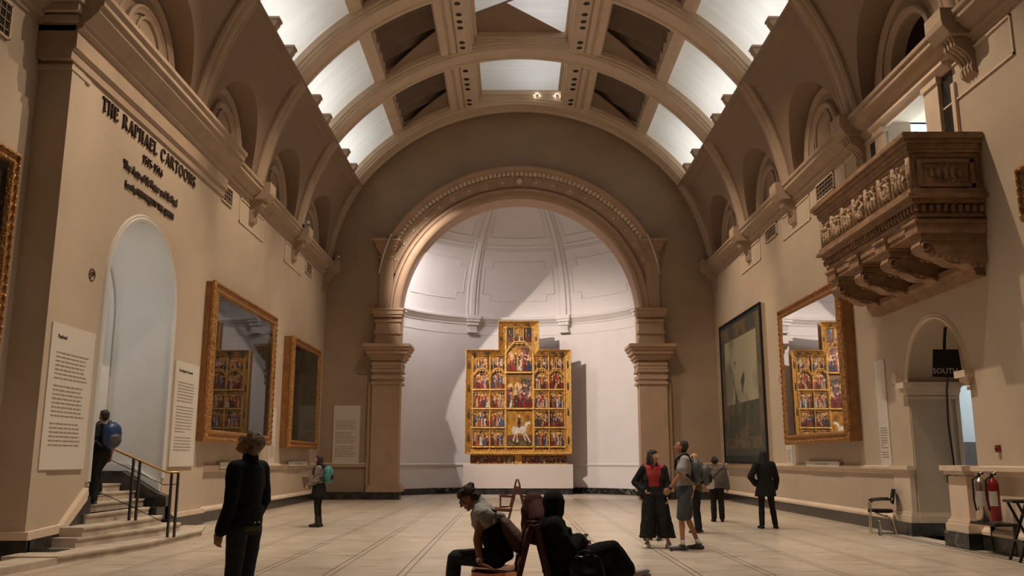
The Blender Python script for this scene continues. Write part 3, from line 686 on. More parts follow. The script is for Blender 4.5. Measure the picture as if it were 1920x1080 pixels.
lamp('doorway_light', 'AREA', (-9.9, 17.2, 3.0), 8, (1, .96, .9), (-8.4, 18.9, 3.0), .8)
# black stone stringer beside the stair, landing and steps
FR = [-6.22, -6.56, -6.86, -7.2, -7.56, -7.86, -8.18]
ZS = [.12, .27, .42, .57, .72, .87, 1.02]
YR = [18.5, 18.2, 18.0, 18.2, 18.5, 18.75, 18.85]
YL = [13.3, 14.55, 14.75, 15.55, 15.84, 15.84, 15.84]
st = thing('stone_staircase', 'pale stone steps climbing into the tall white arched doorway', 'stairs', (0, 0, 0))
for i in range(7):
    q = MB(); z0, z1 = (ZS[i - 1] if i else 0), ZS[i]; back = -7.44 if i < 4 else -9.9
    yl, yr = YL[i], YR[i]; xl = FR[i] - (.42 if i < 2 else .12); xr = FR[i]
    if i < 4: pts = [(back, yl), (xl, yl), (xl + .1, yl + .5), (xr, yl + 2.2), (xr, yr - .3), (xr - .12, yr), (back, yr)]
    else: pts = [(back, yl), (xr - .05, yl), (xr, yr - .2), (xr, yr), (back, yr)]
    q.loft([[(x, y, z) for x, y in pts] for z in (max(0, z0 - .001) if i else 0, z1 - .03)]); q.loft([[(x + (.02 if x > back else 0), y, z) for x, y in pts] for z in (z1 - .03, z1)])
    q.obj('step', 'stone_step', st)
S('trim_stair_stringer', MB().loft([[(-7.2, y, 0), (-7.2, y, .75), (-7.45, y, .84), (-8.15, y, 1.26), (-9.6, y, 1.26), (-9.6, y, 0)] for y in (18.75, 19.04)]).box(-7.44, -7.2, 18.3, 19.04, 0, .55).loft([[(-7.2, y, 0), (-7.2, y, .30), (-7.44, y, .5), (-7.44, y, 0)] for y in (18.3, 19.3)]), 'black_marble')
trim(MB().loft([[(-7.45, y, .85), (-8.15, y, 1.27), (-9.0, y, 1.27), (-9.0, y, 1.42), (-8.12, y, 1.42), (-7.45, y, 1.0)] for y in (18.98, 19.05)]), 'white')
# apron of the first step along the wall and the plinth of the door bay
trim(MB().loft([[(-7.2, 10.0, z), (-6.9, 10.0, z), (-6.62, 13.3, z), (-7.2, 13.3, z)] for z in (0, .10)]), 'stone_step')
trim(MB().loft([[(-7.4, 18.5, z), (-6.35, 18.5, z), (-6.9, 20.4, z), (-7.4, 20.4, z)] for z in (0, .06)]), 'stone_step')
S('baseboard_doorbay', MB().loft([[(x, 13.84, 0), (x, 15.76, 0), (x, 15.76, .88), (x, 15.62, .82), (x, 14.9, .33), (x, 13.84, .30)] for x in (-7.36, -7.46)]).box(-8.05, -7.36, 13.8, 13.9, 0, .3).box(-7.46, -7.38, 19.1, 21.64, 0, .26), 'black_marble')
trim(MB().loft([[(x, 13.84, .30), (x, 14.9, .33), (x, 15.62, .82), (x, 15.62, 1.02), (x, 14.86, .46), (x, 13.84, .42)] for x in (-7.35, -7.46)]).box(-8.02, -7.34, 13.78, 13.9, .3, .42).box(-7.46, -7.37, 19.1, 21.64, .26, .36))
trim(MB().box(-7.36, -6.95, 13.9, 14.35, .12, .128), 'black')
# pier at the near corner of the door bay with its moulded capital
a = MB(); a.box(-8.02, -7.43, 13.86, 14.3, .3, 8.1)
for z0, z1, e in ((7.95, 8.03, .05), (8.18, 8.26, .04), (8.30, 8.42, .07), (8.42, 8.5, .11), (8.6, 8.7, .14), (8.74, 8.86, .2), (8.9, 9.06, .28), (9.06, 9.3, .36)): a.box(-8.02, -7.44 + e * .55, 13.86 - e, 14.5, z0, z1)
trim(a, 'plaster')
# handrail in the middle of the steps
hr = thing('stair_handrail', 'brass-topped handrail with thin black posts on the stone steps', 'handrail', (0, 0, 0))
MB().tube([(-6.12, 16.5, 1.27), (-6.35, 16.5, 1.27), (-6.95, 16.5, 1.52), (-7.9, 16.5, 1.92)], .024).obj('rail', 'brass', hr, smooth=True)
for x, z, zt in ((-6.14, .12, 1.26), (-6.26, .12, 1.26), (-6.86, .42, 1.48), (-6.98, .42, 1.52), (-7.66, .72, 1.80)):
    MB().box(x - .016, x + .016, 16.47, 16.53, z, zt).obj('post', 'black', hr)
for dz in (-.22, -.86): MB().tube([(-6.12, 16.5, 1.26 + dz * .9), (-6.4, 16.5, 1.27 + dz), (-6.95, 16.5, 1.52 + dz), (-7.85, 16.5, 1.90 + dz)], .008, 6).obj('cable', 'black', hr)
b_ = MB(); b_.tube([(-7.05, 18.99, 1.35), (-7.1, 18.99, 1.35)], .01)

# ================================================================== things on and by the walls
def rgb(h): return tuple(((int(h[i:i + 2], 16) / 255) ** 2.2) for i in (0, 2, 4))
def picture(name, parent, u0, u1, v0, v1, nu, nv, paint, fn, m, d=.0):
    """a painted sheet: one small quad per dab of colour. fn(u,v,d)->xyz"""
    vs = [fn(u0 + (u1 - u0) * i / nu, v0 + (v1 - v0) * j / nv, d) for j in range(nv + 1) for i in range(nu + 1)]
    fs = [(j * (nu + 1) + i, j * (nu + 1) + i + 1, (j + 1) * (nu + 1) + i + 1, (j + 1) * (nu + 1) + i) for j in range(nv) for i in range(nu)]
    me = bpy.data.meshes.new(name); me.from_pydata(vs, [], fs); me.materials.append(M[m])
    ca = me.color_attributes.new('Col', 'FLOAT_COLOR', 'CORNER'); buf = []
    for j in range(nv):
        for i in range(nu):
            c = paint((i + .5) / nu, (j + .5) / nv); buf += [*c, 1] * 4
    ca.data.foreach_set('color', buf)
    o = bpy.data.objects.new(name, me); C.objects.link(o); o.parent = parent; return o
def mixc(a, b, t): t = max(0, min(1, t)); return tuple(x + (y - x) * t for x, y in zip(a, b))
from mathutils import noise as mnoise
def nz(x, y, s, k=0): return mnoise.fractal(Vector((x * s, y * s, k * 7.3)), 1, 2, 4) * .8 + .5

def frame_mesh(u0, u1, v0, v1, prof, fn):
    """mitred frame: profile [(inset, depth)] closed"""
    q = MB(); q.loft([[fn(u, v, d) for e, d in prof for u, v in [((u0 + e) if a else (u1 - e), (v0 + e) if b else (v1 - e))]] for a, b in ((1, 1), (0, 1), (0, 0), (1, 0))], close=True, cap=False); return q

def framed_picture(nm, label, x_wall, s, y0, y1, z0, z1, depth, fw, m, mside, paint, glazed=True, nu=60, nv=60, cm='canvas'):
    fn = lambda u, v, d: (x_wall - s * d, u, v)
    t = thing(nm, label, 'painting', (x_wall, (y0 + y1) / 2, z0)); T0 = Vector(t.location)
    g = lambda u, v, d: tuple(Vector(fn(u, v, d)) - T0)
    D = depth
    frame_mesh(y0, y1, z0, z1, [(0.0, 0), (0.0, D - .06), (.03, D - .06), (.03, 0)], g).obj('casing', mside, t)
    frame_mesh(y0 - .02, y1 + .02, z0 - .02, z1 + .02, [(0, D - .08), (.0, D - .02), (.03, D + .02), (.07, D + .03), (.09, D), (fw * .55, D - .02), (fw * .7, D + .02), (fw * .85, D + .02), (fw, D - .05), (fw, D - .10)], g).obj('frame', m, t, smooth=False)
    # beads along the frame
    bd = MB(); n = int((y1 - y0) / .16)
    for k in range(n + 1):
        y = y0 + .06 + (y1 - y0 - .12) * k / n
        for z in (z0 + .05, z1 - .05): bd.ell(g(y, z, D + .025), (.025, .045, .03), n=6)
    n = int((z1 - z0) / .16)
    for k in range(n + 1):
        z = z0 + .06 + (z1 - z0 - .12) * k / n
        for y in (y0 + .05, y1 - .05): bd.ell(g(y, z, D + .025), (.025, .03, .045), n=6)
    bd.obj('beading', m, t, smooth=True)
    picture('canvas', t, y0 + fw - .03, y1 - fw + .03, z0 + fw - .03, z1 - fw + .03, nu, nv, paint, g, cm, D - .12)
    if glazed:
        q = MB(); q.add([g(u, v, D - .07) for u, v in ((y0 + fw - .02, z0 + fw - .02), (y1 - fw + .02, z0 + fw - .02), (y1 - fw + .02, z1 - fw + .02), (y0 + fw - .02, z1 - fw + .02))], [(0, 1, 2, 3)]); gz = q.obj('glazing', 'glass', t); toe = .013; gz.rotation_euler.z = s * toe; gz.location.x = -s * (D - .07) * (1 - cos(toe)) - s * .03
    return t
def murky(sd, tone=(.030, .032, .026)):
    hi = tuple(c * 2.6 for c in tone)
    def f(u, v):
        n = nz(u * 2.2, v * 1.6, 2.0, sd); m_ = nz(u, v, 6, sd + 3)
        figs = max(0, 1 - abs(v - .33 - .1 * sin(u * 9 + sd)) * 4) * (m_ > .55)
        return mixc(mixc(tone, hi, (v - .35) * .8 + (n - .5) * 1.6), (.05, .035, .022), figs * .7)
    return f
framed_picture('framed_painting', 'largest gold-framed glazed dark painting on the left wall, nearest the doorway', XL, -1, 20.95, 26.6, 1.93, 5.76, .36, .30, 'frame_gold', 'gold_side', murky(1), nu=70)
framed_picture('framed_painting', 'narrower gold-framed dark painting on the left wall, nearest the end wall', XL, -1, 28.9, 33.0, 1.90, 5.52, .33, .26, 'frame_gold', 'gold_side', murky(2), nu=50)
framed_picture('framed_painting', 'gold-framed glazed painting with altarpiece reflection below the carved balcony on right wall', XR, 1, 20.76, 25.6, 1.93, 5.78, .33, .27, 'frame_gold', 'gold_side', murky(3), nu=70)
framed_picture('framed_painting', 'sliver of gold-framed painting at the left edge beyond the dark pier', -8.0, -1, 8.4, 13.32, 2.3, 6.25, .18, .24, 'frame_gold', 'gold_side', murky(4), nu=30, nv=30)
framed_picture('framed_painting', 'sliver of gold frame at the right edge past the balcony shadow', XR, 1, 9.0, 13.42, 5.2, 6.05, .12, .1, 'frame_gold', 'gold_side', murky(5), nu=12, nv=12)
# woven picture: broad border of scrolls, a pale sky, dark figures
def tapestry(u, v):
    n = nz(u, v, 9, 4); n2 = nz(u, v, 3.2, 9); n3 = nz(u * 1.4, v * .8, 7, 12)
    dk, gr, tn, pl = (.016, .020, .018), (.050, .052, .036), (.12, .085, .045), (.30, .27, .18)
    if u < .035 or u > .965 or v < .05 or v > .965: return dk
    if u < .10 or u > .90 or v > .87: return mixc(gr, tn, (n - .4) * 3)
    if v < .155: return mixc(tn, gr, (n - .45) * 3) if v > .10 else gr
    if u < .12 or u > .88 or v > .855 or v < .165: return (.10, .075, .035)
    fig = abs(u - (.62 + .08 * sin(v * 21))) < .05 + .04 * n or abs(u - (.36 + .05 * sin(v * 17))) < .06
    if v > .40 and v < .86:
        base = mixc(pl, (.16, .16, .11), (n2 - .45) * 2.5 + (.55 - v) * 1.5)
        return mixc(base, gr, (n3 - .5) * 4) if (fig and v < .70) else base
    return mixc(gr, tn, (n3 - .5) * 3)
tp = thing('tapestry', 'tall dark woven tapestry with pale sky, unframed, on the right wall nearest the end', 'tapestry', (XR, 30.8, 1.4))
g = lambda u, v, d: (-d, u - 30.8, v - 1.4)
MB().box(0, -.16, 27.98 - 30.8, 33.6 - 30.8, 0, 5.08).obj('backing_box', 'plaster', tp)
picture('woven_picture', tp, 27.98, 33.6, 1.4, 6.48, 84, 84, lambda u, v: tapestry(1 - u, v), g, 'weave', .17)
frame_mesh(27.96, 33.62, 1.38, 6.50, [(0, .14), (0, .20), (.05, .20), (.05, .14)], g).obj('edge_strip', 'blackcloth', tp)

# text boards
def board(nm, label, cat, x_wall, s, y0, y1, z0, z1, th, lines=None, title=None, m='panel_white', rs=1, frac=(.82, .12), off=.0, wt=.62):
    t = thing(nm, label, cat, (x_wall, (y0 + y1) / 2, z0)); yc = (y0 + y1) / 2
    MB().box(-s * off, -s * (off + th), y0 - yc, y1 - yc, 0, z1 - z0).obj('board', m, t, bevel=.004)
    H = z1 - z0; W = y1 - y0; x = -s * (off + th + .002)
    if lines:
        q = MB(); rr = random.Random(rs); lh = lines; v = frac[0] * H; para = 0
        while v > frac[1] * H:
            # words as short strokes; the line starts at the reader's left
            u = .13 * W; end = (.13 + .74 * rr.uniform(.86, 1)) * W
            if para > 6 + rr.random() * 3: end = (.13 + .74 * rr.uniform(.25, .6)) * W
            while u < end:
                l = rr.uniform(.03, .11) * W * wt * 1.6; l = min(l, end - u + .01)
                a, b = (u - W / 2, u + l - W / 2)
                if s > 0: a, b = -a, -b          # right wall: reader's left is the far side
                q.box(x, x - s * .001, a, b, v - lh * .22, v + lh * .22); u += l + .018 * W
            para += 1
            v -= lh * 1.32
            if para > 6 + rr.random() * 3: v -= lh * 1.1; para = 0
        q.obj('printed_text', 'ink_soft', t)
    if title: wall_text(title, t, (x, (W * .37 if s > 0 else -W * .37), .90 * H), s, title and ((.04 * H) if H > 1.5 else .3 * H), 'ink', 'title')
    return t
fonts = {}
def wall_text(txt, parent, loc, s, size, m, name, align='LEFT', ex=.004, sx=1.0):
    cu = bpy.data.curves.new(name, 'FONT'); cu.body = txt; cu.size = size; cu.extrude = ex; cu.align_x = align; cu.resolution_u = 2
    tmp = bpy.data.objects.new(name, cu); C.objects.link(tmp); dg = bpy.context.evaluated_depsgraph_get()
    me = bpy.data.meshes.new_from_object(tmp.evaluated_get(dg)); bpy.data.objects.remove(tmp)
    me.materials.clear(); me.materials.append(M[m]); me.name = name
    # text lies in its own XY; stand it on the wall: reader of the left wall looks towards -X with far side (+Y) on the right
    R_ = Matrix(((0, 0, 1), (1, 0, 0), (0, 1, 0))) if s < 0 else Matrix(((0, 0, -1), (-1, 0, 0), (0, 1, 0)))
    if s == 0: R_ = Matrix(((1, 0, 0), (0, 0, -1), (0, 1, 0)))
    L_ = Vector(loc); S_ = Vector((sx, 1, 1))
    for v in me.vertices: v.co = R_ @ Vector((v.co.x * S_.x, v.co.y, v.co.z)) + L_
    o = bpy.data.objects.new(name, me); C.objects.link(o); o.parent = parent; return o
board('wall_panel', 'tall white text panel left of the white doorway, headed Raphael', 'sign', -7.45, -1, 14.03, 15.5, 1.34, 3.69, .04, .052, 'Raphael', rs=2, frac=(.80, .14))
board('wall_panel', 'tall white text panel between the white doorway and the large painting', 'sign', -7.45, -1, 19.33, 20.79, 1.35, 3.66, .04, .052, 'The Raphael Cartoons', rs=3, frac=(.80, .14))
board('wall_panel', 'tall narrow white text panel beside the right doorway, text at its foot', 'sign', XR, 1, 19.2, 19.72, 1.35, 3.66, .03, .04, rs=4, frac=(.36, .08))
board('wall_panel', 'narrow white text strip between the two left-wall paintings', 'sign', XL, -1, 27.6, 28.3, 1.32, 3.1, .03, .04, rs=5, frac=(.34, .08))
board('wall_panel', 'small white text strip low between the tapestry and gold-framed painting', 'sign', XR, 1, 26.0, 26.55, 1.38, 1.95, .03, .04, rs=6, frac=(.7, .1))
board('wall_panel', 'partial white board at the right edge above the fire extinguishers', 'sign', XR, 1, 12.4, 13.9, 2.9, 3.66, .03)
e_ = thing('wall_panel', 'square-set white text panel on the end wall left of the arch', 'sign', (-6.54, 35, 1.36))
MB().box(-.52, .52, -.04, 0, 0, 2.24).obj('board', 'panel_white', e_)
q = MB(); rr = random.Random(9)
for k in range(17):
    v = 1.62 - k * .075 - (.08 if k > 4 else 0) - (.08 if k > 10 else 0); u = -.42; end = .42 * rr.uniform(.5, 1)
    while u < end: l = rr.uniform(.04, .13); q.box(u, min(u + l, end), -.042, -.04, v, v + .028); u += l + .025
q.obj('printed_text', 'ink_soft', e_)
def caption(label, x_wall, s, y0, y1, z0, z1):
    t = board('picture_label', label, 'sign', x_wall, s, y0, y1, z0, z1, .05, off=.06)
    MB().box(0, -s * .06, -(y1 - y0) / 2 + .1, (y1 - y0) / 2 - .1, -.02, (z1 - z0) * .6).obj('bracket', 'black', t)
    q = MB(); W = y1 - y0
    for k in range(9): q.box(-s * .111, -s * .112, W * (-.2 + k * .045), W * (-.2 + k * .045 + .032), (z1 - z0) * .38, (z1 - z0) * .6)
    q.obj('printed_text', 'ink_soft', t)
caption('small slanting caption under the largest left-wall painting', XL, -1, 22.9, 25.6, 1.27, 1.44)
caption('small white caption under the farther left-wall painting', XL, -1, 29.9, 32.5, 1.28, 1.44)
caption('small white caption under the gold-framed painting on right wall', XR, 1, 22.1, 24.6, 1.32, 1.46)

# ------------------------------------------------------------------ lettering above the left doorway
# serif capitals built from thick and thin strokes; unit height 1
def glyph(ch):
    tk, tn, sf = .17, .075, .05; W = .72; B = []      # boxes/quads as 4-point polys
    def q(x0, y0, x1, y1, w0, w1=None): w1 = w1 if w1 is not None else w0; B.append([(x0 - w0 / 2, y0), (x0 + w0 / 2, y0), (x1 + w1 / 2, y1), (x1 - w1 / 2, y1)])
    def ser(x, y, w_=.30): B.append([(x - w_ / 2, y), (x + w_ / 2, y), (x + w_ / 2, y + sf), (x - w_ / 2, y + sf)])
    def hb(x0, x1, y, t=tn): B.append([(x0, y - t / 2), (x1, y - t / 2), (x1, y + t / 2), (x0, y + t / 2)])
    def bowl(cx, cy, rx, ry, a0, a1, t0=tn, t1=tk, n=16):
        for i in range(n):
            P_ = []
            for k_ in (i, i + 1):
                a = a0 + (a1 - a0) * k_ / n; th = t0 + (t1 - t0) * abs(cos(a)); P_.append(((cx + (rx) * cos(a), cy + ry * sin(a)), (cx + (rx - th) * cos(a), cy + (ry - th * .75) * sin(a))))
            B.append([P_[0][0], P_[1][0], P_[1][1], P_[0][1]])
    if ch == 'T': q(.36, 0, .36, 1, tk); ser(.36, 0, .36); hb(.02, .70, .96); q(.05, .78, .04, 1, .05); q(.67, .78, .68, 1, .05); W = .72
    elif ch == 'H': q(.14, 0, .14, 1, tk); q(.66, 0, .66, 1, tk); hb(.14, .66, .5); [ser(x, y, .32) for x in (.14, .66) for y in (0, .95)]; W = .8
    elif ch == 'E': q(.14, 0, .14, 1, tk); hb(.02, .58, .96); hb(.14, .46, .52); hb(.02, .62, .04); q(.56, .78, .58, 1, .05); q(.61, 0, .62, .22, .05); q(.46, .42, .46, .62, .04); W = .66
    elif ch == 'L': q(.14, 0, .14, 1, tk); ser(.14, .95, .34); hb(.02, .60, .04); q(.59, 0, .60, .24, .05); W = .64
    elif ch in 'RP':
        q(.14, 0, .14, 1, tk); ser(.14, 0, .34); hb(.0, .34, .965); bowl(.32, .73, .32, .27, -pi / 2, pi / 2); hb(.14, .34, .48)
        if ch == 'R': q(.74, 0, .36, .50, .19); ser(.76, 0, .2); W = .84
        else: W = .68
    elif ch == 'A': q(.10, 0, .42, 1, .07); q(.74, 0, .44, 1, .18); hb(.2, .64, .36, .06); ser(.10, 0, .26); ser(.74, 0, .32); W = .86
    elif ch == 'C': bowl(.46, .5, .45, .52, .75, 2 * pi - .75, n=28); q(.80, .68, .80, .96, .05); W = .88
    elif ch == 'O': bowl(.48, .5, .47, .52, 0, 2 * pi, n=32); W = .96
    elif ch == 'N': q(.14, 0, .14, 1, .07); q(.74, 0, .74, 1, .07); q(.70, 0, .14, 1, .18); ser(.14, 0); ser(.12, .95, .28); ser(.74, .95); W = .88
    elif ch == 'S': bowl(.32, .74, .28, .27, .5, 1.5 * pi, .07, .13); bowl(.32, .26, .30, .27, -pi / 2 - .0, pi / 2, .07, .14); bowl(.32, .26, .30, .27, pi + .4, 1.5 * pi, .07, .10); q(.56, .74, .56, .98, .045); q(.05, .02, .05, .28, .045); W = .66
    elif ch == '1': q(.22, 0, .22, 1, .15); ser(.22, 0, .34); q(.08, .84, .2, 1, .08); W = .44
    elif ch == '5': hb(.12, .54, .95, .09); q(.12, .52, .14, .97, .06); bowl(.30, .30, .28, .30, -pi * .75, pi * .6, .07, .14); W = .64
    elif ch == '6': bowl(.34, .32, .28, .32, 0, 2 * pi, .06, .13); q(.10, .34, .50, 1.0, .12, .06); W = .70
    elif ch == '-': hb(.04, .34, .42, .1); W = .40
    elif ch == ' ': W = .5
    return B, W
def serif_line(txt, name, label, y0, y1, z, h, x=-7.45):
    tot = sum(glyph(c)[1] + .16 for c in txt) - .16; k = (y1 - y0) / tot; t = MB(); u = 0
    for c in txt:
        B, W = glyph(c)
        for poly in B:
            if sum((poly[i][0] * poly[(i + 1) % 4][1] - poly[(i + 1) % 4][0] * poly[i][1]) for i in range(4)) < 0: poly = poly[::-1]
            t.loft([[(xx, y0 + (u + a) * k - (y0 + y1) / 2, b * h) for a, b in poly] for xx in (.004, .035)])
        u += W + .16
    o = t.obj(name, 'ink'); o.location = (x, (y0 + y1) / 2, z); tag(o, label, 'lettering', 'raised letters on the wall above the left doorway'); return o
serif_line('THE RAPHAEL CARTOONS', 'wall_lettering', 'top line of dark wall lettering reading THE RAPHAEL CARTOONS', 15.0, 19.72, 7.72, .26)
serif_line('1515-1516', 'wall_lettering', 'second line of dark wall lettering, the dates 1515-1516', 16.85, 17.85, 7.36, .17)
for txt, lab, yc, z, sz, wid in (('The Acts of St Peter and St Paul', 'third line of wall lettering reading The Acts of St Peter and St Paul', 17.38, 6.97, .25, 2.70), ('Lent by HER MAJESTY THE QUEEN', 'lowest line of wall lettering reading Lent by HER MAJESTY THE QUEEN', 17.38, 6.64, .19, 2.40)):
    o = wall_text(txt, None, (0, 0, 0), -1, sz, 'ink', 'wall_lettering', 'CENTER', .014)
    ys = [v.co.y for v in o.data.vertices]; k = wid / (max(ys) - min(ys))
    for v in o.data.vertices: v.co.y *= k
    # bolden: a second pass of the same letters slightly offset
    o.location = (-7.43, yc, z); tag(o, lab, 'lettering', 'raised letters on the wall above the left doorway')
    sd = o.modifiers.new('thick', 'SOLIDIFY'); sd.thickness = .004; sd.offset = 1
# little round emblem left of the doorway
em = thing('round_notice', 'small round outlined symbol on the wall left of the white doorway', 'sign', (-7.45, 15.23, 4.71))
MB().tube([(.005, .105 * cos(t), .105 * sin(t)) for t in [2 * pi * i / 32 for i in range(32)]], .010, 6, close=True).obj('ring', 'ink', em)
MB().tube([(.006, -.05, .045), (.006, .03, .05), (.006, .055, 0), (.006, .0, -.02), (.006, -.04, -.06)], .012, 5).tube([(.006, -.08, 0), (.006, .08, .0)], .009, 5).obj('symbol', 'ink', em)

# ------------------------------------------------------------------ grilles under the cornice
def grille(label, x, s, y0, y1, z0, z1):
    t = thing('vent_grille', label, 'vent', (x, (y0 + y1) / 2, z0)); W = y1 - y0; H = z1 - z0
    MB().box(-s * .004, -s * .012, -W / 2, W / 2, 0, H).obj('dark_backing', 'dark_void', t)  # flat dark plate, painting in the shade behind the grating
    f = MB()
    for a, b, c, d in ((-W / 2, W / 2, 0, .03), (-W / 2, W / 2, H - .03, H), (-W / 2, -W / 2 + .03, 0, H), (W / 2 - .03, W / 2, 0, H)): f.box(0, -s * .05, a, b, c, d)
    f.obj('frame', 'trim', t); g_ = MB()
    for k in range(1, 6): y = -W / 2 + W * k / 6; g_.box(-s * .015, -s * .03, y - .008, y + .008, 0, H)
    for k in range(1, 4): z = H * k / 4; g_.box(-s * .015, -s * .03, -W / 2, W / 2, z - .008, z + .008)
    g_.obj('grating', 'vault_trim', t)
grille('square-mesh vent grille on left wall just past the lettering', XL, -1, 21.75, 22.75, 8.12, 8.6)
grille('square-mesh vent grille on left wall farther along, above the second painting', XL, -1, 31.3, 32.3, 8.2, 8.66)
grille('vent grille high at the left edge before the dark pier', -8.0, -1, 12.0, 12.9, 8.0, 8.6)
grille('square-mesh vent grille on right wall beside the balcony', XR, 1, 21.3, 22.6, 8.22, 8.68)
grille('square-mesh vent grille on right wall above the tapestry', XR, 1, 26.2, 27.4, 8.3, 8.7)
# small devices
def cctv(label, loc, s):
    t = thing('security_camera', label, 'camera', loc)
    MB().box(0, s * .05, -.04, .04, .0, .08).obj('mount', 'black', t); MB().tube([(s * .05, 0, .06), (s * .16, -.02, .16)], .015).obj('arm', 'white_box', t)
    MB().bar((s * .10, .1, .20), (s * .24, -.18, .12), .09, .08).obj('housing', 'white_box', t)
cctv('small white camera on the left cornice past the third lunette', (-7.16, 29.0, 9.28), 1)
cctv('small camera on the left cornice nearest the end wall', (-7.16, 34.2, 9.28), 1)
def sensor(label, x, s, y, z, w_=.10, h=.16): 
    t = MB(); t.box(0, -s * .05, -w_ / 2, w_ / 2, 0, h); t.box(-s * .05, -s * .06, -w_ * .3, w_ * .3, h * .2, h * .6); o = t.obj('wall_sensor', 'white_box', bevel=.008); o.location = (x, y, z); tag(o, label, 'sensor')
sensor('tiny white sensor on right wall below the far balcony shelf', XR, 1, 19.8, 4.8)
sensor('tiny white sensor between the tapestry and the gold-framed painting', XR, 1, 26.9, 3.9)
al = thing('fire_alarm_button', 'small red-brown alarm button above the fire extinguishers', 'alarm', (XR, 14.95, 1.68))
MB().box(0, -.05, -.05, .05, -.06, .06).obj('housing', 'red_paint', al); MB().ell((-.06, 0, 0), (.02, .03, .03), n=10).obj('button', 'brown_shoe', al)
kn = thing('round_wall_plate', 'faint round plate beside the arch of the right doorway', 'plate', (XR, 18.75, 3.2))
MB().loft([[(-d, r * cos(2 * pi * j / 24), r * sin(2 * pi * j / 24)) for j in range(24)] for d, r in ((0, .13), (.03, .12), (.04, .08))]).obj('disc', 'trim', kn)

# ------------------------------------------------------------------ carved balcony on the right wall
bc = thing('carved_balcony', 'large carved brown stone balcony on scrolled brackets high on the right wall', 'balcony', (XR, 17.0, 4.9))
BY0, BY1, BX = 14.51 - 17.0, 19.1 - 17.0, 6.82 - XR
def ring_box(x0, ya, yb, z0, z1, e):    # band with projection e round the three free sides
    return (BX - e, 0, ya - e, yb + e, z0 - 4.9, z1 - 4.9)
q = MB()
for z0, z1, e in ((6.66, 6.74, .0), (6.74, 6.80, .04), (6.80, 6.90, .06), (6.90, 6.96, .12), (6.96, 7.04, .17), (7.04, 7.08, .14)): q.box(*ring_box(BX, BY0, BY1, z0, z1, e - .06))
q.obj('top_rail', 'balcony', bc, bevel=.012)
q = MB(); q.box(*ring_box(BX, BY0, BY1, 6.08, 6.68, -.08)); q.obj('parapet', 'balcony', bc)
# relief on the parapet: pilaster strips, figures and wreaths
q = MB(); rr = random.Random(4); yA, yB = BY0 + .12, BY1 - .12; xf = BX + .08
for k in range(8):
    y = yA + (yB - yA) * k / 7; q.box(xf, xf - .05, y - .05, y + .05, 1.2, 1.76); q.ell((xf - .05, y, 1.48), (.02, .03, .2), n=8)
for k in range(7):
    y = yA + (yB - yA) * (k + .5) / 7
    for j in range(3):
        yy = y + (j - 1) * .14; h = rr.uniform(.30, .42)
        q.ell((xf - .03, yy, 1.22 + h * .5), (.06, .06, h * .5), n=8); q.ell((xf - .06, yy + rr.uniform(-.02, .02), 1.24 + h), (.05, .045, .055), n=8)
        q.tube([(xf - .05, yy - .05, 1.22 + h * .7), (xf - .08, yy + rr.uniform(-.1, .1), 1.22 + h * rr.uniform(.3, 1.1))], .022, 6)
        q.tube([(xf - .05, yy + .04, 1.22 + h * .6), (xf - .07, yy + rr.uniform(0, .12), 1.22 + h * rr.uniform(.2, 1.0))], .02, 6)
    if k % 2: q.tube([(xf - .04, y + .17 * cos(t), 1.48 + .17 * sin(t)) for t in [2 * pi * i / 14 for i in range(14)]], .04, 6, close=True)
q.obj('figure_relief', 'balcony_relief', bc, smooth=True)
q = MB(); q.box(BX + .25, -.15, BY0 + .07, BY0 + .03, 1.22, 1.28); q.box(BX + .25, -.15, BY0 + .07, BY0 + .03, 1.66, 1.72)
q.box(BX + .18, BX + .25, BY0 + .07, BY0 + .03, 1.22, 1.72); q.box(-.22, -.15, BY0 + .07, BY0 + .03, 1.22, 1.72)
for k in range(5): q.ell((BX + .42 + k * .12, BY0 + .05, 1.47), (.05, .04, .12 - .02 * abs(k - 2)), n=8)
q.obj('side_panel', 'balcony', bc)
q = MB()
for z0, z1, e in ((5.98, 6.08, .04), (5.92, 5.98, .10), (5.84, 5.92, .0), (5.66, 5.84, -.10), (5.60, 5.66, -.06), (5.44, 5.60, -.10)): q.box(*ring_box(BX, BY0, BY1, z0, z1, e - .04))
nn = 34
for k in range(nn): y = BY0 + .06 + (BY1 - BY0 - .12) * k / (nn - 1); q.ell((BX + .10, y, .86), (.05, .05, .08), n=6)
for k in range(9): q.ell((BX + .25 + k * .125, BY0 + .10, .86), (.05, .05, .08), n=6)
q.obj('lower_moulding', 'balcony', bc)
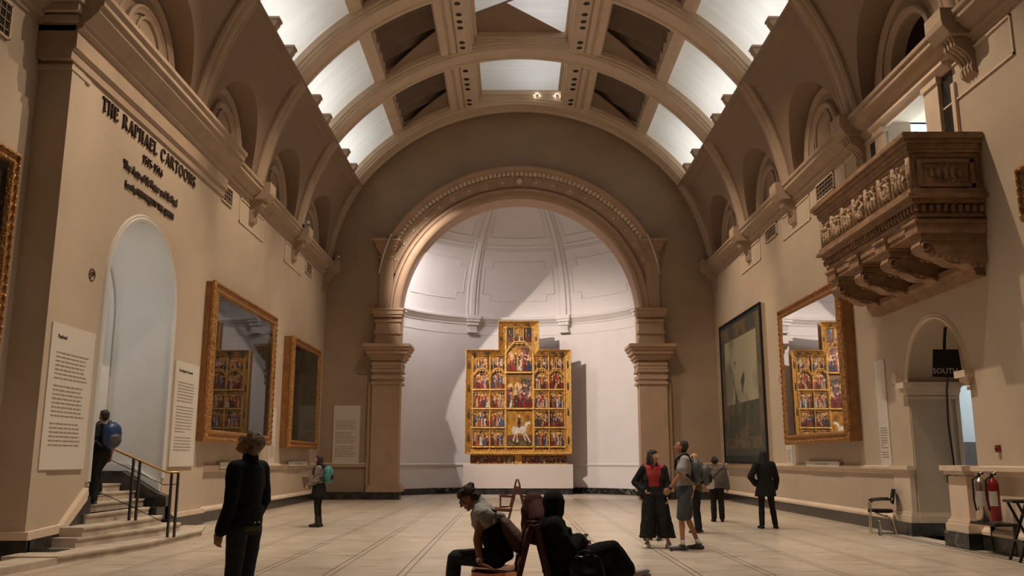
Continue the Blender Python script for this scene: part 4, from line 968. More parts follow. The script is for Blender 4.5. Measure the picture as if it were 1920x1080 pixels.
# four scrolled brackets
for k in range(4):
    y = BY0 + .34 + (BY1 - BY0 - .68) * k / 3; br = MB()
    br.box(BX + .10, 0, y - .24, y + .24, .42, .62); br.box(BX + .18, 0, y - .20, y + .20, .30, .44); br.box(BX + .06, 0, y - .27, y + .27, .60, .66)
    prof = [(BX + .2, .34), (BX + .16, .22), (BX + .22, .10), (BX + .34, .06), (BX + .46, .12), (-.62, .02), (-.42, -.10), (-.30, -.14), (-.14, -.10), (0, -.02), (0, .36)]
    prof = [(x, z) for x, z in prof]; o = br.obj('bracket', 'balcony', bc, bevel=.01)
    sc_ = MB(); sc_.extY([(BX + .2, .36), (BX + .15, .22), (BX + .22, .10), (BX + .36, .04), (BX + .50, .0), (BX + .66, -.10), (BX + .78, -.12), (BX + .92, -.10), (BX + 1.05, -.16), (BX + 1.2, -.14), (0, -.06), (0, .36)], y - .17, y + .17)
    sc_.tube([(BX + .26 + .10 * (1 - t / 10) * cos(t), y - .19, .18 + .10 * (1 - t / 10) * sin(t)) for t in [i * .5 for i in range(16)]], .02, 6)
    sc_.tube([(BX + .26 + .10 * (1 - t / 10) * cos(t), y + .19, .18 + .10 * (1 - t / 10) * sin(t)) for t in [i * .5 for i in range(16)]], .02, 6)
    for sgn in (-1, 1):
        for i in range(9): t = i / 8; sc_.ell((BX + .34 + .85 * t, y + sgn * .175, .04 - .17 * t), (.055, .03, .045), n=6)
    sc_.obj('leaf_scroll', 'balcony', o)
q = MB(); q.box(BX + .55, -.0, BY0 + .16, BY1 - .16, .34, .5); q.box(BX + .17, 0, BY0 + .17, BY1 - .17, .46, .72); q.obj('soffit', 'balcony', bc)
q = MB(); q.extY([(0, -.30), (-.16, -.28), (-.20, -.16), (-.26, -.12), (-.26, -.02), (0, 0)], BY0 + .3, BY1 + .2); q.obj('wall_shelf', 'balcony', bc)

# ------------------------------------------------------------------ right doorway fittings
sg = thing('hanging_sign', 'black hanging sign reading SOUTH in the right doorway arch', 'sign', (XR + .12, 16.75, 3.05))
MB().loft([[(-.28, y, 0), (.30, y, -.02), (.26, y, .52), (-.22, y, .52)] for y in (-.015, .015)]).obj('board', 'black', sg)
wall_text('SOUTH', sg, (-.265, -.018, .06), 0, .145, 'white_box', 'lettering', 'LEFT', .002)
MB().tube([(0, 0, .52), (.02, 0, .72), (.06, 0, .95)], .03).obj('hanger', 'black', sg)
cb = MB(); cb.tube([(XR + .52, 17.2, 3.55), (XR + .60, 17.6, 3.3), (XR + .70, 17.98, 2.9), (XR + .70, 18.05, 2.2), (XR + .74, 18.05, 1.4), (XR + .79, 18.04, .7), (XR + .86, 18.02, .16)], .02, 8)
tag(cb.obj('hanging_cable', 'black', smooth=True), 'black cable hanging down the pale reveal of the right doorway', 'cable')
dh = MB(); dh.box(XR + .62, XR + .68, 18.09, 18.16, 1.05, 1.22); dh.tube([(XR + .65, 18.09, 1.18), (XR + .65, 18.03, 1.18), (XR + .60, 18.03, 1.18)], .012)
tag(dh.obj('door_pull', 'black'), 'small black pull on the pale reveal of the right doorway', 'handle')
# floor groove track in front of the doorway
for k, dx in enumerate((0, .14)): trim(MB().box(7.72 - dx, 7.70 - dx, 13.0, 19.2, .001, .006), 'black')
# fire extinguishers on their stand
def extinguisher(label, loc, m, r=.085, h=.62):
    t = thing('fire_extinguisher', label, 'fire extinguisher', loc)
    MB().lathe([(.0, 0), (r * .9, 0), (r, .02), (r, h - .10), (r * .85, h - .04), (r * .4, h), (.025, h + .02), (.0, h + .02)], n=24).obj('cylinder', m, t, smooth='auto')
    MB().tube([(0, 0, h), (0, 0, h + .07)], .022).box(-.02, .07, -.015, .015, h + .06, h + .08).obj('valve', 'black', t)
    MB().tube([(0, 0, h + .06), (.09, -.02, h + .12)], .012).obj('handle', 'steel', t)
    MB().tube([(0, 0, h + .05), (-r - .03, -.03, h - .02), (-r - .05, -.05, h * .5), (-r - .02, -.04, h * .25)], .016).obj('hose', 'black', t)
    MB().loft([[((r + .002) * cos(a) , (r + .002) * sin(a), z) for a in [pi + .3 + 1.4 * i / 10 for i in range(11)]] for z in (h * .35, h * .7)], cap=False).obj('sticker', 'panel_white', t)
extinguisher('chrome fire extinguisher, left one of the pair by the near pedestal', (7.77, 15.0, .50), 'steel', .10, .70)
extinguisher('red fire extinguisher, right one of the pair beside the chrome one', (7.74, 14.55, .54), 'red_paint', .09, .66)
sk = thing('extinguisher_bracket', 'low dark ledge carrying the two fire extinguishers', 'bracket', (7.75, 14.78, 0))
MB().box(-.13, .25, -.40, .36, .46, .50).obj('shelf', 'black', sk); MB().box(.18, .24, -.38, -.34, 0, .46).obj('leg', 'black', sk); MB().box(.18, .24, .30, .34, 0, .46).obj('leg', 'black', sk)

# ------------------------------------------------------------------ office chair by the right doorway, bottle, second chair
def arm_chair(label, loc, rz):
    t = thing('armchair', label, 'chair', loc, rz)      # faces +Y local
    q = MB(); q.loft([[(x * .5, y * .5 , z) for x, y in [(.42 * cos(a) * (1 + .15 * abs(sin(2 * a))) / .5 * .5 + 0, .42 * sin(a) * (1 + .15 * abs(sin(2 * a)))) for a in [2 * pi * i / 24 for i in range(24)]]] for z in (.43, .45, .49, .50)]); 
    q = MB(); q.loft([[(.24 * sx_ * (1 + .12 * abs(sin(2 * a))) * cos(a), .24 * sx_ * (1 + .12 * abs(sin(2 * a))) * sin(a), z) for a in [2 * pi * i / 28 for i in range(28)]] for z, sx_ in ((.42, .8), (.43, .98), (.47, 1.0), (.49, .92))]); q.obj('seat', 'blackcloth', t, smooth='auto')
    q = MB(); rings = []
    for k in range(9):
        z = .60 + .30 * k / 8; w_ = .20 + .03 * sin(pi * k / 8) - (.07 if k in (0,) else 0); y = -.24 - .05 * k / 8
        rings.append([(x, y - .05 * (1 - (x / .24) ** 2) * .6 + o_, z) for x, o_ in [(-w_, 0), (-w_ / 2, -.0), (0, 0), (w_ / 2, 0), (w_, 0), (w_, .035), (w_ / 2, .035), (0, .035), (-w_ / 2, .035), (-w_, .035)]])
    q.loft(rings); q.obj('backrest', 'blackcloth', t, smooth='auto')
    for s in (-1, 1):
        x = s * .27
        MB().tube([(x, .22, 0), (x, .20, .45), (x, .20, .60), (x, .15, .66), (x, -.0, .68), (x * .92, -.22, .69), (x * .8, -.25, .74)], .014, 8).obj('arm_frame', 'steel', t, smooth=True)
        MB().tube([(x, .20, .655), (x, .12, .685), (x, -.06, .70), (x, -.2, .70)], .022, 8).obj('armrest', 'black', t, smooth=True)
        MB().tube([(x, -.26, 0), (x, -.20, .30), (x, .12, .42), (x, .20, .44)], .013, 8).obj('leg', 'steel', t, smooth=True)
    MB().tube([(-.27, .20, .42), (.27, .20, .42)], .012).tube([(-.27, -.12, .36), (.27, -.12, .36)], .012).obj('crossbar', 'steel', t)
    return t
arm_chair('black upholstered armchair with steel legs beside the right doorway pedestal', (7.66, 18.9, 0), radians(72))
bo = thing('water_bottle', 'small clear plastic bottle on the floor beside the black armchair', 'bottle', (7.40, 18.35, 0))
MB().lathe([(.0, 0), (.035, 0), (.038, .02), (.036, .10), (.038, .18), (.016, .25), (.016, .28), (0, .28)], n=16).obj('body', 'bottle', bo, smooth=True); MB().lathe([(0, .275), (.019, .275), (.019, .30), (0, .30)], n=14).obj('cap', 'white_box', bo)
st2 = thing('folding_chair', 'dark metal chair cut off by the right edge before the extinguishers', 'chair', (7.75, 13.75, 0), radians(80))
MB().box(-.22, .22, -.2, .22, .86, .90).obj('seat', 'black', st2, bevel=.01)
for x in (-.2, .2):
    MB().bar((x, .2, 0), (x, -.12, .88), .035, .035).obj('leg', 'black', st2); MB().bar((x, -.22, 0), (x, .16, .88), .035, .035).obj('leg', 'black', st2)
MB().bar((-.2, .12, .3), (.2, .12, .3), .03, .03).obj('crossbar', 'black', st2)

# ------------------------------------------------------------------ altarpiece in the apse
pb = MB(); pb.box(-2.43, 2.43, -.02, 1.0, .26, 1.30); o_ = pb.obj('altarpiece_plinth', 'white_box', bevel=.01); o_.location = (.22, 39.7, 0); tag(o_, 'long pale plinth box beneath the gold altarpiece', 'plinth')
b_ = MB(); b_.box(-2.40, 2.40, .02, .95, 0, .26); b_.obj('recessed_base', 'black_marble', o_)
AP = thing('altarpiece', 'large gilded stepped altarpiece of painted panels on the pale plinth in the apse', 'altarpiece', (.25, 40.0, 1.30))
def fa(u, v, d): return (u, -d, v)
K = .00795
def ux(cx): return (cx - 405) * K
def vz(cy): return 6.39 - (cy - 72) * .0079
L0, R0, T0_, B0 = ux(107), ux(700), vz(238), vz(822); TL, TR, TT = ux(291), ux(520), vz(72)
outl = [(L0, B0), (R0, B0), (R0, T0_), (TR, T0_), (TR, TT), (TL, TT), (TL, T0_), (L0, T0_)]
e = .235
inl = [(L0 + e, B0 + .10), (R0 - e, B0 + .10), (R0 - e, T0_ - e), (TR - e, T0_ - e), (TR - e, TT - e), (TL + e, TT - e), (TL + e, T0_ - e), (L0 + e, T0_ - e)]
MB().loft([[fa(u, v, d) for u, v in outl] for d in (-.12, .02)]).obj('backing', 'gold_side', AP)
q = MB(); q.loft([[fa(*outl[i], .34), fa(*outl[i], .30), fa(*inl[i], .03), fa(*inl[i], .07)] for i in range(8)], close=True, cap=False); q.obj('dust_guard', 'gold', AP)
q = MB(); q.tube([fa(*p, .34) for p in outl], .035, 6, close=True); q.tube([fa(*p, .07) for p in inl], .03, 6, close=True); q.obj('edge_moulding', 'gold', AP)
# painted shields and emblems on the guard
def on_guard(i, t, w_=.08, h=.08):
    a, b = outl[i], outl[(i + 1) % 8]; c, d = inl[i], inl[(i + 1) % 8]
    p = Vector(fa((a[0] + (b[0] - a[0]) * t + c[0] + (d[0] - c[0]) * t) / 2, (a[1] + (b[1] - a[1]) * t + c[1] + (d[1] - c[1]) * t) / 2, .20)); return p
for i, t, a_, b_ in ((6, .45, .14, .05), (6, .85, .10, .09), (4, .25, .11, .05), (4, .6, .05, .04), (2, .45, .14, .05), (2, .82, .05, .05), (7, .12, .05, .22), (7, .36, .05, .18), (7, .62, .05, .2), (7, .85, .05, .2), (1, .12, .05, .2), (1, .4, .05, .18), (1, .66, .05, .2), (1, .88, .05, .2), (2, .2, .11, .09), (5, .5, .04, .12), (3, .5, .04, .12)):
    p = on_guard(i, t); q = MB(); q.ell((p.x, p.y - .02, p.z), (a_, .05, b_), n=10); q.obj('painted_shield', 'altar_dark', AP, smooth=True)
GOLD, GOLD2 = rgb('c08a34'), rgb('7e4e1c'); SK = rgb('d8a888')
COLS = [rgb(c) for c in ('a02c22', '7c2018', '2c4468', '44668c', 'c89a80', 'd8ccb8', '5a3420', 'b65c34', '8a5a50', '3c4a30', 'caa070', '702c30')]
def scene_paint(seed, n, dark=.35, horse=False, bgc=None):
    """generic crowd of robed figures: a back row and a front row over gilded or dark ground"""
    r = random.Random(seed); figs = []
    for row, (b0, h0, hs) in enumerate(((.26, .46, .06), (-.05, .52, .08))):
        for k in range(n if n else 0):
            x = (k + .5 + (.5 if row else 0)) / (n + .5) * .96 + .02 + r.uniform(-.04, .04)
            figs.append((x, b0 + r.uniform(-.05, .05), h0 + r.uniform(-hs, hs), r.uniform(.055, .085) * 5 / max(4, n), r.choice(COLS), r.random() < (.5 if not row else .15), r.random()))
    ground = r.choice([rgb('5a3820'), rgb('6a3c26'), rgb('402c1c')]); wallc = r.choice([rgb('a8604c'), rgb('743828'), rgb('b08858'), rgb('50382c'), rgb('8c7058')])
    ra = r.choice([.12, .25, .72, .86, .5]); rw = r.uniform(.08, .2); gb = mixc(GOLD2, GOLD, .35)
    def f(u, v):
        t_ = nz(u, v, 5, seed)
        c = mixc(GOLD2, GOLD, t_) if not bgc else bgc
        if abs(u - ra) < rw and v > .25 and not horse: c = mixc(wallc, (.04, .03, .025), .25 + .6 * (nz(u, v, 7, seed + 2) > .52))
        if v < .30: c = mixc(ground, GOLD2, t_ * .6 - .2)
        for x, b, h, w_, col, halo, q_ in figs:
            hy = b + h
            if halo and (u - x) ** 2 + (v - hy) ** 2 < .0075: c = mixc(GOLD, (.95, .72, .32), .4)
            if b < v < hy and abs(u - x - .02 * sin(v * 9 + q_ * 6)) < w_ * (1.25 - .7 * (v - b) / h):
                c = mixc(col, tuple(k_ * .3 for k_ in col), (nz(u * 2.4 + q_, v, 13, seed) - .35) * 2)
                if q_ > .55 and (v - b) / h > .55 and abs(u - x) < w_ * .5: c = mixc(COLS[int(q_ * 37) % len(COLS)], c, .2)
            if (u - x) ** 2 * 1.3 + (v - hy) ** 2 < .0022: c = SK
        if horse:
            if ((u - .50) / .23) ** 2 + ((v - .46) / .11) ** 2 < 1 or ((u - .72 - (v - .6) * .6) / .065) ** 2 + ((v - .58) / .11) ** 2 < 1 or ((u - .83 + (v - .66) * .6) / .075) ** 2 + ((v - .66) / .04) ** 2 < 1 or (.08 < v < .42 and min(abs(u - q_ - (v - .3) * k_) for q_, k_ in ((.30, .35), (.38, -.1), (.64, -.4), (.73, -.75))) < .028): c = mixc(rgb('e4dac8'), rgb('a89880'), nz(u, v, 9, 3))
            if ((u - .26) / .07) ** 2 + ((v - .44) / .13) ** 2 < 1: c = rgb('c8bca4')
            if v < .16 and abs(v - .085 - .04 * sin(u * 13)) < .04: c = rgb('34381e')
            if abs(u - .47) < .055 and .52 < v < .82: c = mixc(rgb('3c1c22'), rgb('6a5a50'), (nz(u, v, 12, 1) > .55) * 1.0)
            if (u - .47) ** 2 + (v - .85) ** 2 < .002: c = SK
            if v < .14 and nz(u, v, 6, 4) > .5 : c = mixc(c, rgb('7a6a50'), .5)
        if nz(u, v, 15, seed + 5) < .36: c = tuple(k_ * (1 - dark) for k_ in c)
        return c
    return f
colsx = [145, 243, 332, 490, 578, 666]
rowsw = [(352, 456, 3), (470, 562, 4), (578, 668, 5), (686, 776, 6)]
sd = 10
for ci, (a_, b_) in enumerate(((150, 240), (248, 328), (496, 574), (583, 662))):
    picture('painted_panel', AP, ux(a_), ux(b_), vz(340), vz(272), 18, 14, scene_paint(sd, 3), fa, 'tempera', .045); sd += 1
    for (ya_, yb_, _) in rowsw:
        picture('painted_panel', AP, ux(a_), ux(b_), vz(yb_), vz(ya_), 26, 26, scene_paint(sd, 4 + sd % 2), fa, 'tempera', .045); sd += 1
picture('painted_panel', AP, ux(338), ux(488), vz(566), vz(392), 44, 46, scene_paint(60, 8, .5), fa, 'tempera', .045)
picture('painted_panel', AP, ux(338), ux(488), vz(776), vz(584), 44, 50, scene_paint(61, 0, .2, horse=True), fa, 'tempera', .045)
picture('painted_panel', AP, ux(340), ux(484), vz(354), vz(222), 42, 38, scene_paint(62, 7, .3), fa, 'tempera', .045)
for a_, b_, s_ in ((340, 374, 70), (384, 428, 71), (438, 478, 72)): picture('painted_panel', AP, ux(a_), ux(b_), vz(184), vz(104), 16, 26, scene_paint(s_, 1, .3, bgc=None if s_ == 71 else rgb('2a3430')), fa, 'tempera', .045)
# gilded tracery: uprights, shelves, canopies
q = MB()
for c in colsx:
    top = 262 if c not in (332, 490) else 96
    q.box(ux(c) - .028, ux(c) + .028, -.02, -.10, B0 + .1, vz(top)); q.tube([fa(ux(c), v, .11) for v in (B0 + .15, vz(top) - .02)], .018, 6)
for c in (332, 490): q.box(ux(c) - .05, ux(c) + .05, -.02, -.09, B0 + .1, vz(100))
q.box(ux(136), ux(674), -.02, -.12, B0 + .07, B0 + .16)
q.obj('upright', 'gold', AP)
q = MB()
for y in (462, 570, 677, 784): q.box(ux(136), ux(334), -.03, -.14, vz(y) - .03, vz(y) + .035); q.box(ux(488), ux(674), -.03, -.14, vz(y) - .03, vz(y) + .035)
for y in (570, 784): q.box(ux(332), ux(490), -.03, -.14, vz(y) - .03, vz(y) + .035)
q.box(ux(322), ux(500), -.03, -.14, vz(364) - .03, vz(364) + .03)
for k in range(40): q.ell((ux(140 + k * 13.5), -.13, B0 + .16), (.035, .03, .05), n=6)
q.obj('shelf_moulding', 'gold', AP)
q = MB()
def canopy(xa, xb, yb, yt):
    xm = (xa + xb) / 2; w_ = (xb - xa); pts = [(xa, yb), (xa + w_ * .12, yb - (yb - yt) * .45), (xa + w_ * .30, yt), (xb - w_ * .30, yt), (xb - w_ * .12, yb - (yb - yt) * .45), (xb, yb)]
    q.tube([fa(ux(x), vz(y), .13) for x, y in pts], .028, 6); q.tube([fa(ux(x), vz(y + 10), .11) for x, y in pts], .018, 6)
    for k in range(6): x = xa + w_ * (k + .5) / 6; q.tube([fa(ux(x), vz(yt + 4 + 18 * abs((k - 2.5) / 2.5) ** 2), .13), fa(ux(x), vz(yt + 16 + 18 * abs((k - 2.5) / 2.5) ** 2), .12)], .022, 6)
for a_, b_ in ((148, 242), (246, 332), (490, 576), (580, 664)): canopy(a_, b_, 376, 342)
canopy(334, 490, 246, 186)
for c in (165, 195, 225, 262, 288, 315, 510, 534, 560, 598, 622, 648):
    q.tube([fa(ux(c), vz(342), .11), fa(ux(c), vz(296), .11), fa(ux(c), vz(272), .10)], [.016, .014, .004], 6)
for c in (379, 433): q.tube([fa(ux(c), vz(184), .11), fa(ux(c), vz(100), .11)], .02, 6)
for c0 in (325, 482):
    for k in range(9): q.ell((ux(c0), -.12, vz(110 + k * 11)), (.03, .03, .035), n=6)
for r_ in rowsw:
    for a_, b_ in ((150, 240), (248, 328), (496, 574), (583, 662)):
        if r_[0] > 400:
            for k in range(5): x = a_ + (b_ - a_) * (k + .5) / 5; q.tube([fa(ux(x + (b_ - a_) * .09 * cos(t)), vz(r_[0] + 8 - 6 * sin(t)), .10) for t in (0, pi / 3, 2 * pi / 3, pi)], .010, 4)
q.obj('canopy_tracery', 'gold', AP)
# predella under the main body
q = MB(); q.box(ux(133), ux(678), .10, .0, .0, B0 - .0); q.obj('predella_case', 'gold_side', AP)
q = MB(); q.box(ux(384), ux(422), .0, -.03, .0, B0 - .02); q.box(ux(133), ux(678), 0, -.04, .0, .035); q.box(ux(133), ux(678), 0, -.04, B0 - .07, B0 - .02); q.obj('predella_moulding', 'gold', AP)
for k in range(5):
    for c0 in (138, 426): a_ = c0 + k * 49.5; picture('predella_panel', AP, ux(a_), ux(a_ + 45), .05, B0 - .08, 16, 14, scene_paint(90 + k + c0, 3, .5, bgc=rgb('7a4a22')), fa, 'tempera', .012)

# ================================================================== people
def V(*a): return Vector(a)
BASE = dict(hd=(0, .035, 1.635), nk=(0, -.005, 1.49), ch=(0, 0, 1.30), wa=(0, .005, 1.10), pv=(0, 0, .95),
            shL=(-.185, -.01, 1.42), elL=(-.235, -.03, 1.14), wrL=(-.25, .05, .90), shR=(.185, -.01, 1.42), elR=(.235, -.03, 1.14), wrR=(.25, .05, .90),
            hpL=(-.09, 0, .91), knL=(-.105, .02, .50), anL=(-.11, -.02, .085), toL=(-.14, .15, .035), hpR=(.09, 0, .91), knR=(.105, .02, .50), anR=(.11, -.02, .085), toR=(.14, .15, .035))
class Fig:
    def __init__(s, name, label, loc, rz, H=1.75, over=None, look=(0, 0), world=None, group=None, vox=.012):
        s.loc = Vector(loc); s.rz = rz; s.vox = vox; k = H / 1.75; s.k = k
        s.root = thing(name, label, 'person', loc, 0, group); R = Matrix.Rotation(rz, 3, 'Z'); s.R = R
        s.J = {}
        b = dict(BASE); b.update(over or {})
        for n, p in b.items(): s.J[n] = R @ (Vector(p) * k)
        if world:
            for n, p in world.items(): s.J[n] = Vector(p) - s.loc
        # head axes: yaw to its own left positive, pitch up positive
        y, p = radians(look[0]), radians(look[1]); roll = radians(look[2]) if len(look) > 2 else 0
        s.HR = R @ Matrix.Rotation(y, 3, 'Z') @ Matrix.Rotation(p, 3, 'X') @ Matrix.Rotation(roll, 3, 'Y')
    def rm(s, mb, name, m, parent=None, vox=None, disp=0, sm=4, dscale=.12):
        o = mb.obj(name, m, parent or s.root, smooth=True)
        r = o.modifiers.new('remesh', 'REMESH'); r.mode = 'VOXEL'; r.voxel_size = vox or s.vox; r.use_smooth_shade = True
        q = o.modifiers.new('smooth', 'SMOOTH'); q.iterations = sm; q.factor = .5
        if disp:
            tx = bpy.data.textures.new('folds', 'CLOUDS'); tx.noise_scale = dscale; tx.noise_depth = 2
            d = o.modifiers.new('folds', 'DISPLACE'); d.texture = tx; d.strength = disp; d.mid_level = .5
        return o
    def torso(s, mb, inf=0, a=0, b=1, sc=1.0):
        J = s.J; k = s.k
        up0 = J['pv']; pts = [up0 - (J['wa'] - up0).normalized() * .10 * k, up0, J['wa'], J['ch'], (J['ch'] + J['nk']) / 2 + (J['nk'] - J['ch']) * .18, J['nk']]
        latH = (J['hpR'] - J['hpL']).normalized(); latS = (J['shR'] - J['shL']).normalized()
        sw = (J['shR'] - J['shL']).length / .37 / k
        rr = [(.135, .10), (.170, .118), (.142, .102), (.170 * sw, .122), (.155 * sw, .095), (.062, .058)]
        N = 21; rings = []
        for i in range(N):
            t = a + (b - a) * i / (N - 1); f = t * 5; j = min(4, int(f)); u = f - j; uu = u * u * (3 - 2 * u)
            c = pts[j].lerp(pts[j + 1], u); ax = (pts[min(j + 1, 5)] - pts[j]).normalized(); lat = latH.lerp(latS, min(1, t)).normalized()
            fw = lat.cross(ax) * -1; fw = ax.cross(lat).normalized(); lat2 = fw.cross(ax).normalized()
            rx = (rr[j][0] + (rr[j + 1][0] - rr[j][0]) * uu) * k * sc + inf; ry = (rr[j][1] + (rr[j + 1][1] - rr[j][1]) * uu) * k * sc + inf
            rings.append([c + lat2 * (rx * cos(q)) + fw * (ry * sin(q)) for q in [2 * pi * m / 24 for m in range(24)]])
        mb.loft(rings)
        if b > .85:
            for S_ in 'LR': mb.caps(J['nk'] + (J['ch'] - J['nk']) * .30, J['sh' + S_] + (J['nk'] - J['ch']) * .05, .065 * k + inf, .058 * k + inf)
    def arm(s, mb, S_, inf=0, upto=1.0, fore=True, flare=0):
        J, k = s.J, s.k; a, b, c = J['sh' + S_], J['el' + S_], J['wr' + S_]
        if upto < .5: mb.caps(a, a.lerp(b, upto * 2), .056 * k + inf, (.050 + flare) * k + inf); return
        mb.caps(a, b, .056 * k + inf, .042 * k + inf)
        if fore: e = b.lerp(c, (upto - .5) * 2); mb.caps(b, e, .042 * k + inf, (.029 + flare) * k + inf)
    def leg(s, mb, S_, inf=0, a=0, b=1.0, flare=0):
        J, k = s.J, s.k; h, n, an = J['hp' + S_], J['kn' + S_], J['an' + S_]
        mb.caps(h, h.lerp(n, min(1, b * 2)), .088 * k + inf, (.056 if b >= .5 else .07) * k + inf)
        if b > .5:
            m_ = n.lerp(an, .3); e = n.lerp(an, (b - .5) * 2); mb.caps(n, m_, .054 * k + inf, (.055 + flare * .3) * k + inf); mb.caps(m_, e, (.055 + flare * .3) * k + inf, (.034 + flare) * k + inf)
    def hand(s, mb, S_, d=None, nrm=None, curl=.5, thumb=None):
        J, k = s.J, s.k; w_ = J['wr' + S_]; d = Vector(d).normalized() if d is not None else (w_ - J['el' + S_]).normalized()
        fwd = s.R @ V(0, 1, 0); side = s.R @ V(1 if S_ == 'R' else -1, 0, 0)
        nrm = Vector(nrm).normalized() if nrm is not None else -side    # palm side
        nrm = (nrm - d * nrm.dot(d)).normalized(); lat = d.cross(nrm).normalized()
        if thumb is None: thumb = fwd
        if lat.dot(Vector(thumb)) < 0: lat = -lat       # lat points to the thumb
        for q in (-.028, -.010, .010, .026): mb.caps(w_ + lat * q * .6 * k, w_ + d * .085 * k + lat * q * 1.15 * k, .0165 * k, .0145 * k, 8)
        for i, (q, L_) in enumerate(((.031, .072), (.011, .080), (-.010, .074), (-.030, .058))):
            p0 = w_ + d * .088 * k + lat * q * k; a1 = curl * .7; d1 = (d * cos(a1) + nrm * sin(a1)); a2 = curl * 1.9; d2 = (d * cos(a2) + nrm * sin(a2))
            p1 = p0 + d1 * L_ * .52 * k + lat * q * .12; p2 = p1 + d2 * L_ * .5 * k
            mb.caps(p0, p1, .0092 * k, .0084 * k, 8); mb.caps(p1, p2, .0084 * k, .0068 * k, 8)
        t0 = w_ + d * .025 * k + lat * .022 * k; t1 = t0 + (d * .6 + lat * .75 + nrm * .25).normalized() * .045 * k; t2 = t1 + (d * .9 + lat * .25 + nrm * .35).normalized() * .032 * k
        mb.caps(t0, t1, .0135 * k, .0105 * k, 8); mb.caps(t1, t2, .0105 * k, .0085 * k, 8)
    def hp(s, x, y, z): return s.J['hd'] + s.HR @ (V(x, y, z) * s.k)
    def head(s, mb):
        R_, k = s.HR, s.k; E = lambda c, r: mb.ell(s.hp(*c), tuple(q * k for q in r), R_, 18)
        E((0, -.012, .028), (.074, .092, .092)); E((0, .022, -.018), (.060, .068, .088)); E((0, .040, -.062), (.044, .045, .050)); E((0, .072, -.094), (.022, .018, .017))
        E((0, .074, .030), (.050, .018, .014)); E((0, .070, -.012), (.048, .020, .030))
        mb.caps(s.hp(0, .086, .016), s.hp(0, .112, -.022), .008 * k, .0125 * k, 10); E((.012, .098, -.027), (.009, .010, .008)); E((-.012, .098, -.027), (.009, .010, .008))
        E((0, .088, -.052), (.022, .010, .006)); E((0, .085, -.064), (.020, .010, .007))
        for q in (-1, 1): E((q * .076, -.008, -.008), (.010, .020, .031)); E((q * .040, .060, -.022), (.020, .018, .018))
        mb.caps(s.J['nk'] - (s.J['nk'] - s.J['ch']).normalized() * .03 * k, s.hp(0, -.025, -.055), .056 * k, .052 * k)
    def eyes(s):
        for q in (-1, 1):
            e = MB(); e.ell(s.hp(q * .031, .079, .010), (.0125 * s.k,) * 3, s.HR, 12); o = e.obj('eye', 'white_box', s.root, smooth=True)
            MB().ell(s.hp(q * .031, .0895, .010), (.0055 * s.k, .003, .0055 * s.k), s.HR, 10).obj('iris', 'hair_black', o, smooth=True)
    def foot(s, mb, S_, inf=0):
        J, k = s.J, s.k; a, t = J['an' + S_], J['to' + S_]; d = (t - a); d.z = 0; d.normalize(); hz = J['to' + S_].z
        base = V(a.x, a.y, hz)
        mb.caps(base - d * .045 * k, base + d * .07 * k, .036 * k + inf, .040 * k + inf); mb.caps(base + d * .07 * k, V(t.x, t.y, hz - .003), .040 * k + inf, .030 * k + inf); mb.caps(a, base + d * .05 * k + V(0, 0, .012), .038 * k + inf, .036 * k + inf)
    def bodymesh(s, skin, legs=True, feet=True, hands=True, hkw=None, vox=None):
        mb = MB(); s.torso(mb, -.012)
        for S_ in 'LR':
            s.arm(mb, S_, -.004)
            if hands: s.hand(mb, S_, **((hkw or {}).get(S_, {})))
            if legs: s.leg(mb, S_, -.006)
            if feet: s.foot(mb, S_, -.006)
        s.head(mb); return s.rm(mb, 'body', skin, vox=vox, sm=2)
    def shoes(s, m, sole='white_box'):
        for S_ in 'LR':
            mb = MB(); s.foot(mb, S_, .008); o = s.rm(mb, 'shoe', m, sm=2)
            J, k = s.J, s.k; a, t = J['an' + S_], J['to' + S_]; d = (t - a); d.z = 0; d.normalize(); l = V(-d.y, d.x, 0); z = t.z - .036 * k
            pr = [(-.088, .0), (-.07, .032), (0, .034), (.08, .042), (.16, .040), (.20, .0), (.16, -.040), (.08, -.042), (0, -.034), (-.07, -.032)]
            q = MB(); q.loft([[V(a.x, a.y, z_) + d * u * k + l * v_ * k for u, v_ in pr] for z_ in (z - .004, z + .014)]); q.obj('sole', sole, o)
    def hair(s, m, kind='short', fold=.012):
        mb = MB(); k = s.k; E = lambda c, r: mb.ell(s.hp(*c), tuple(q * k for q in r), s.HR, 16)
        if kind != 'bald':
            E((0, -.030, .042), (.084, .092, .092)); E((0, -.050, -.004), (.080, .066, .075))
        if kind == 'short': E((0, .025, .088), (.058, .050, .036))
        if kind == 'fringe': E((0, .02, .080), (.068, .062, .042)); E((0, -.07, -.045), (.060, .045, .06))
        if kind in ('long', 'verylong'):
            E((0, .005, .072), (.080, .080, .055))
            n = 4 if kind == 'long' else 7
            for i in range(n): p = s.hp(0, -.055, -.02) + V(0, 0, -.052 * i) + (s.R @ V(0, -.006 * i, 0)); mb.ell(p, (.082 + .004 * i, .05, .06), s.R, 12)
            for q in (-1, 1): mb.caps(s.hp(q * .070, -.01, .02), s.hp(q * .078, .0, -.12), .028 * k, .03 * k)
        if kind == 'curly':
            rr = random.Random(5)
            for i in range(34): a, e_ = rr.uniform(0, 2 * pi), rr.uniform(-.3, 1.4); E((.088 * cos(a) * cos(e_), -.03 + .095 * sin(a) * cos(e_) - (.02 if sin(a) > 0 else 0), .03 + .088 * sin(e_)), (.03, .03, .03))
        if kind == 'bun': E((0, .012, .070), (.078, .078, .052)); E((0, -.098, .085), (.040, .042, .038)); E((0, -.08, -.03), (.07, .05, .06))
        if kind == 'back': E((0, -.06, -.06), (.065, .05, .05)); E((0, .0, .088), (.066, .055, .035))
        return s.rm(mb, 'hair', m, disp=fold, dscale=.03, sm=2)
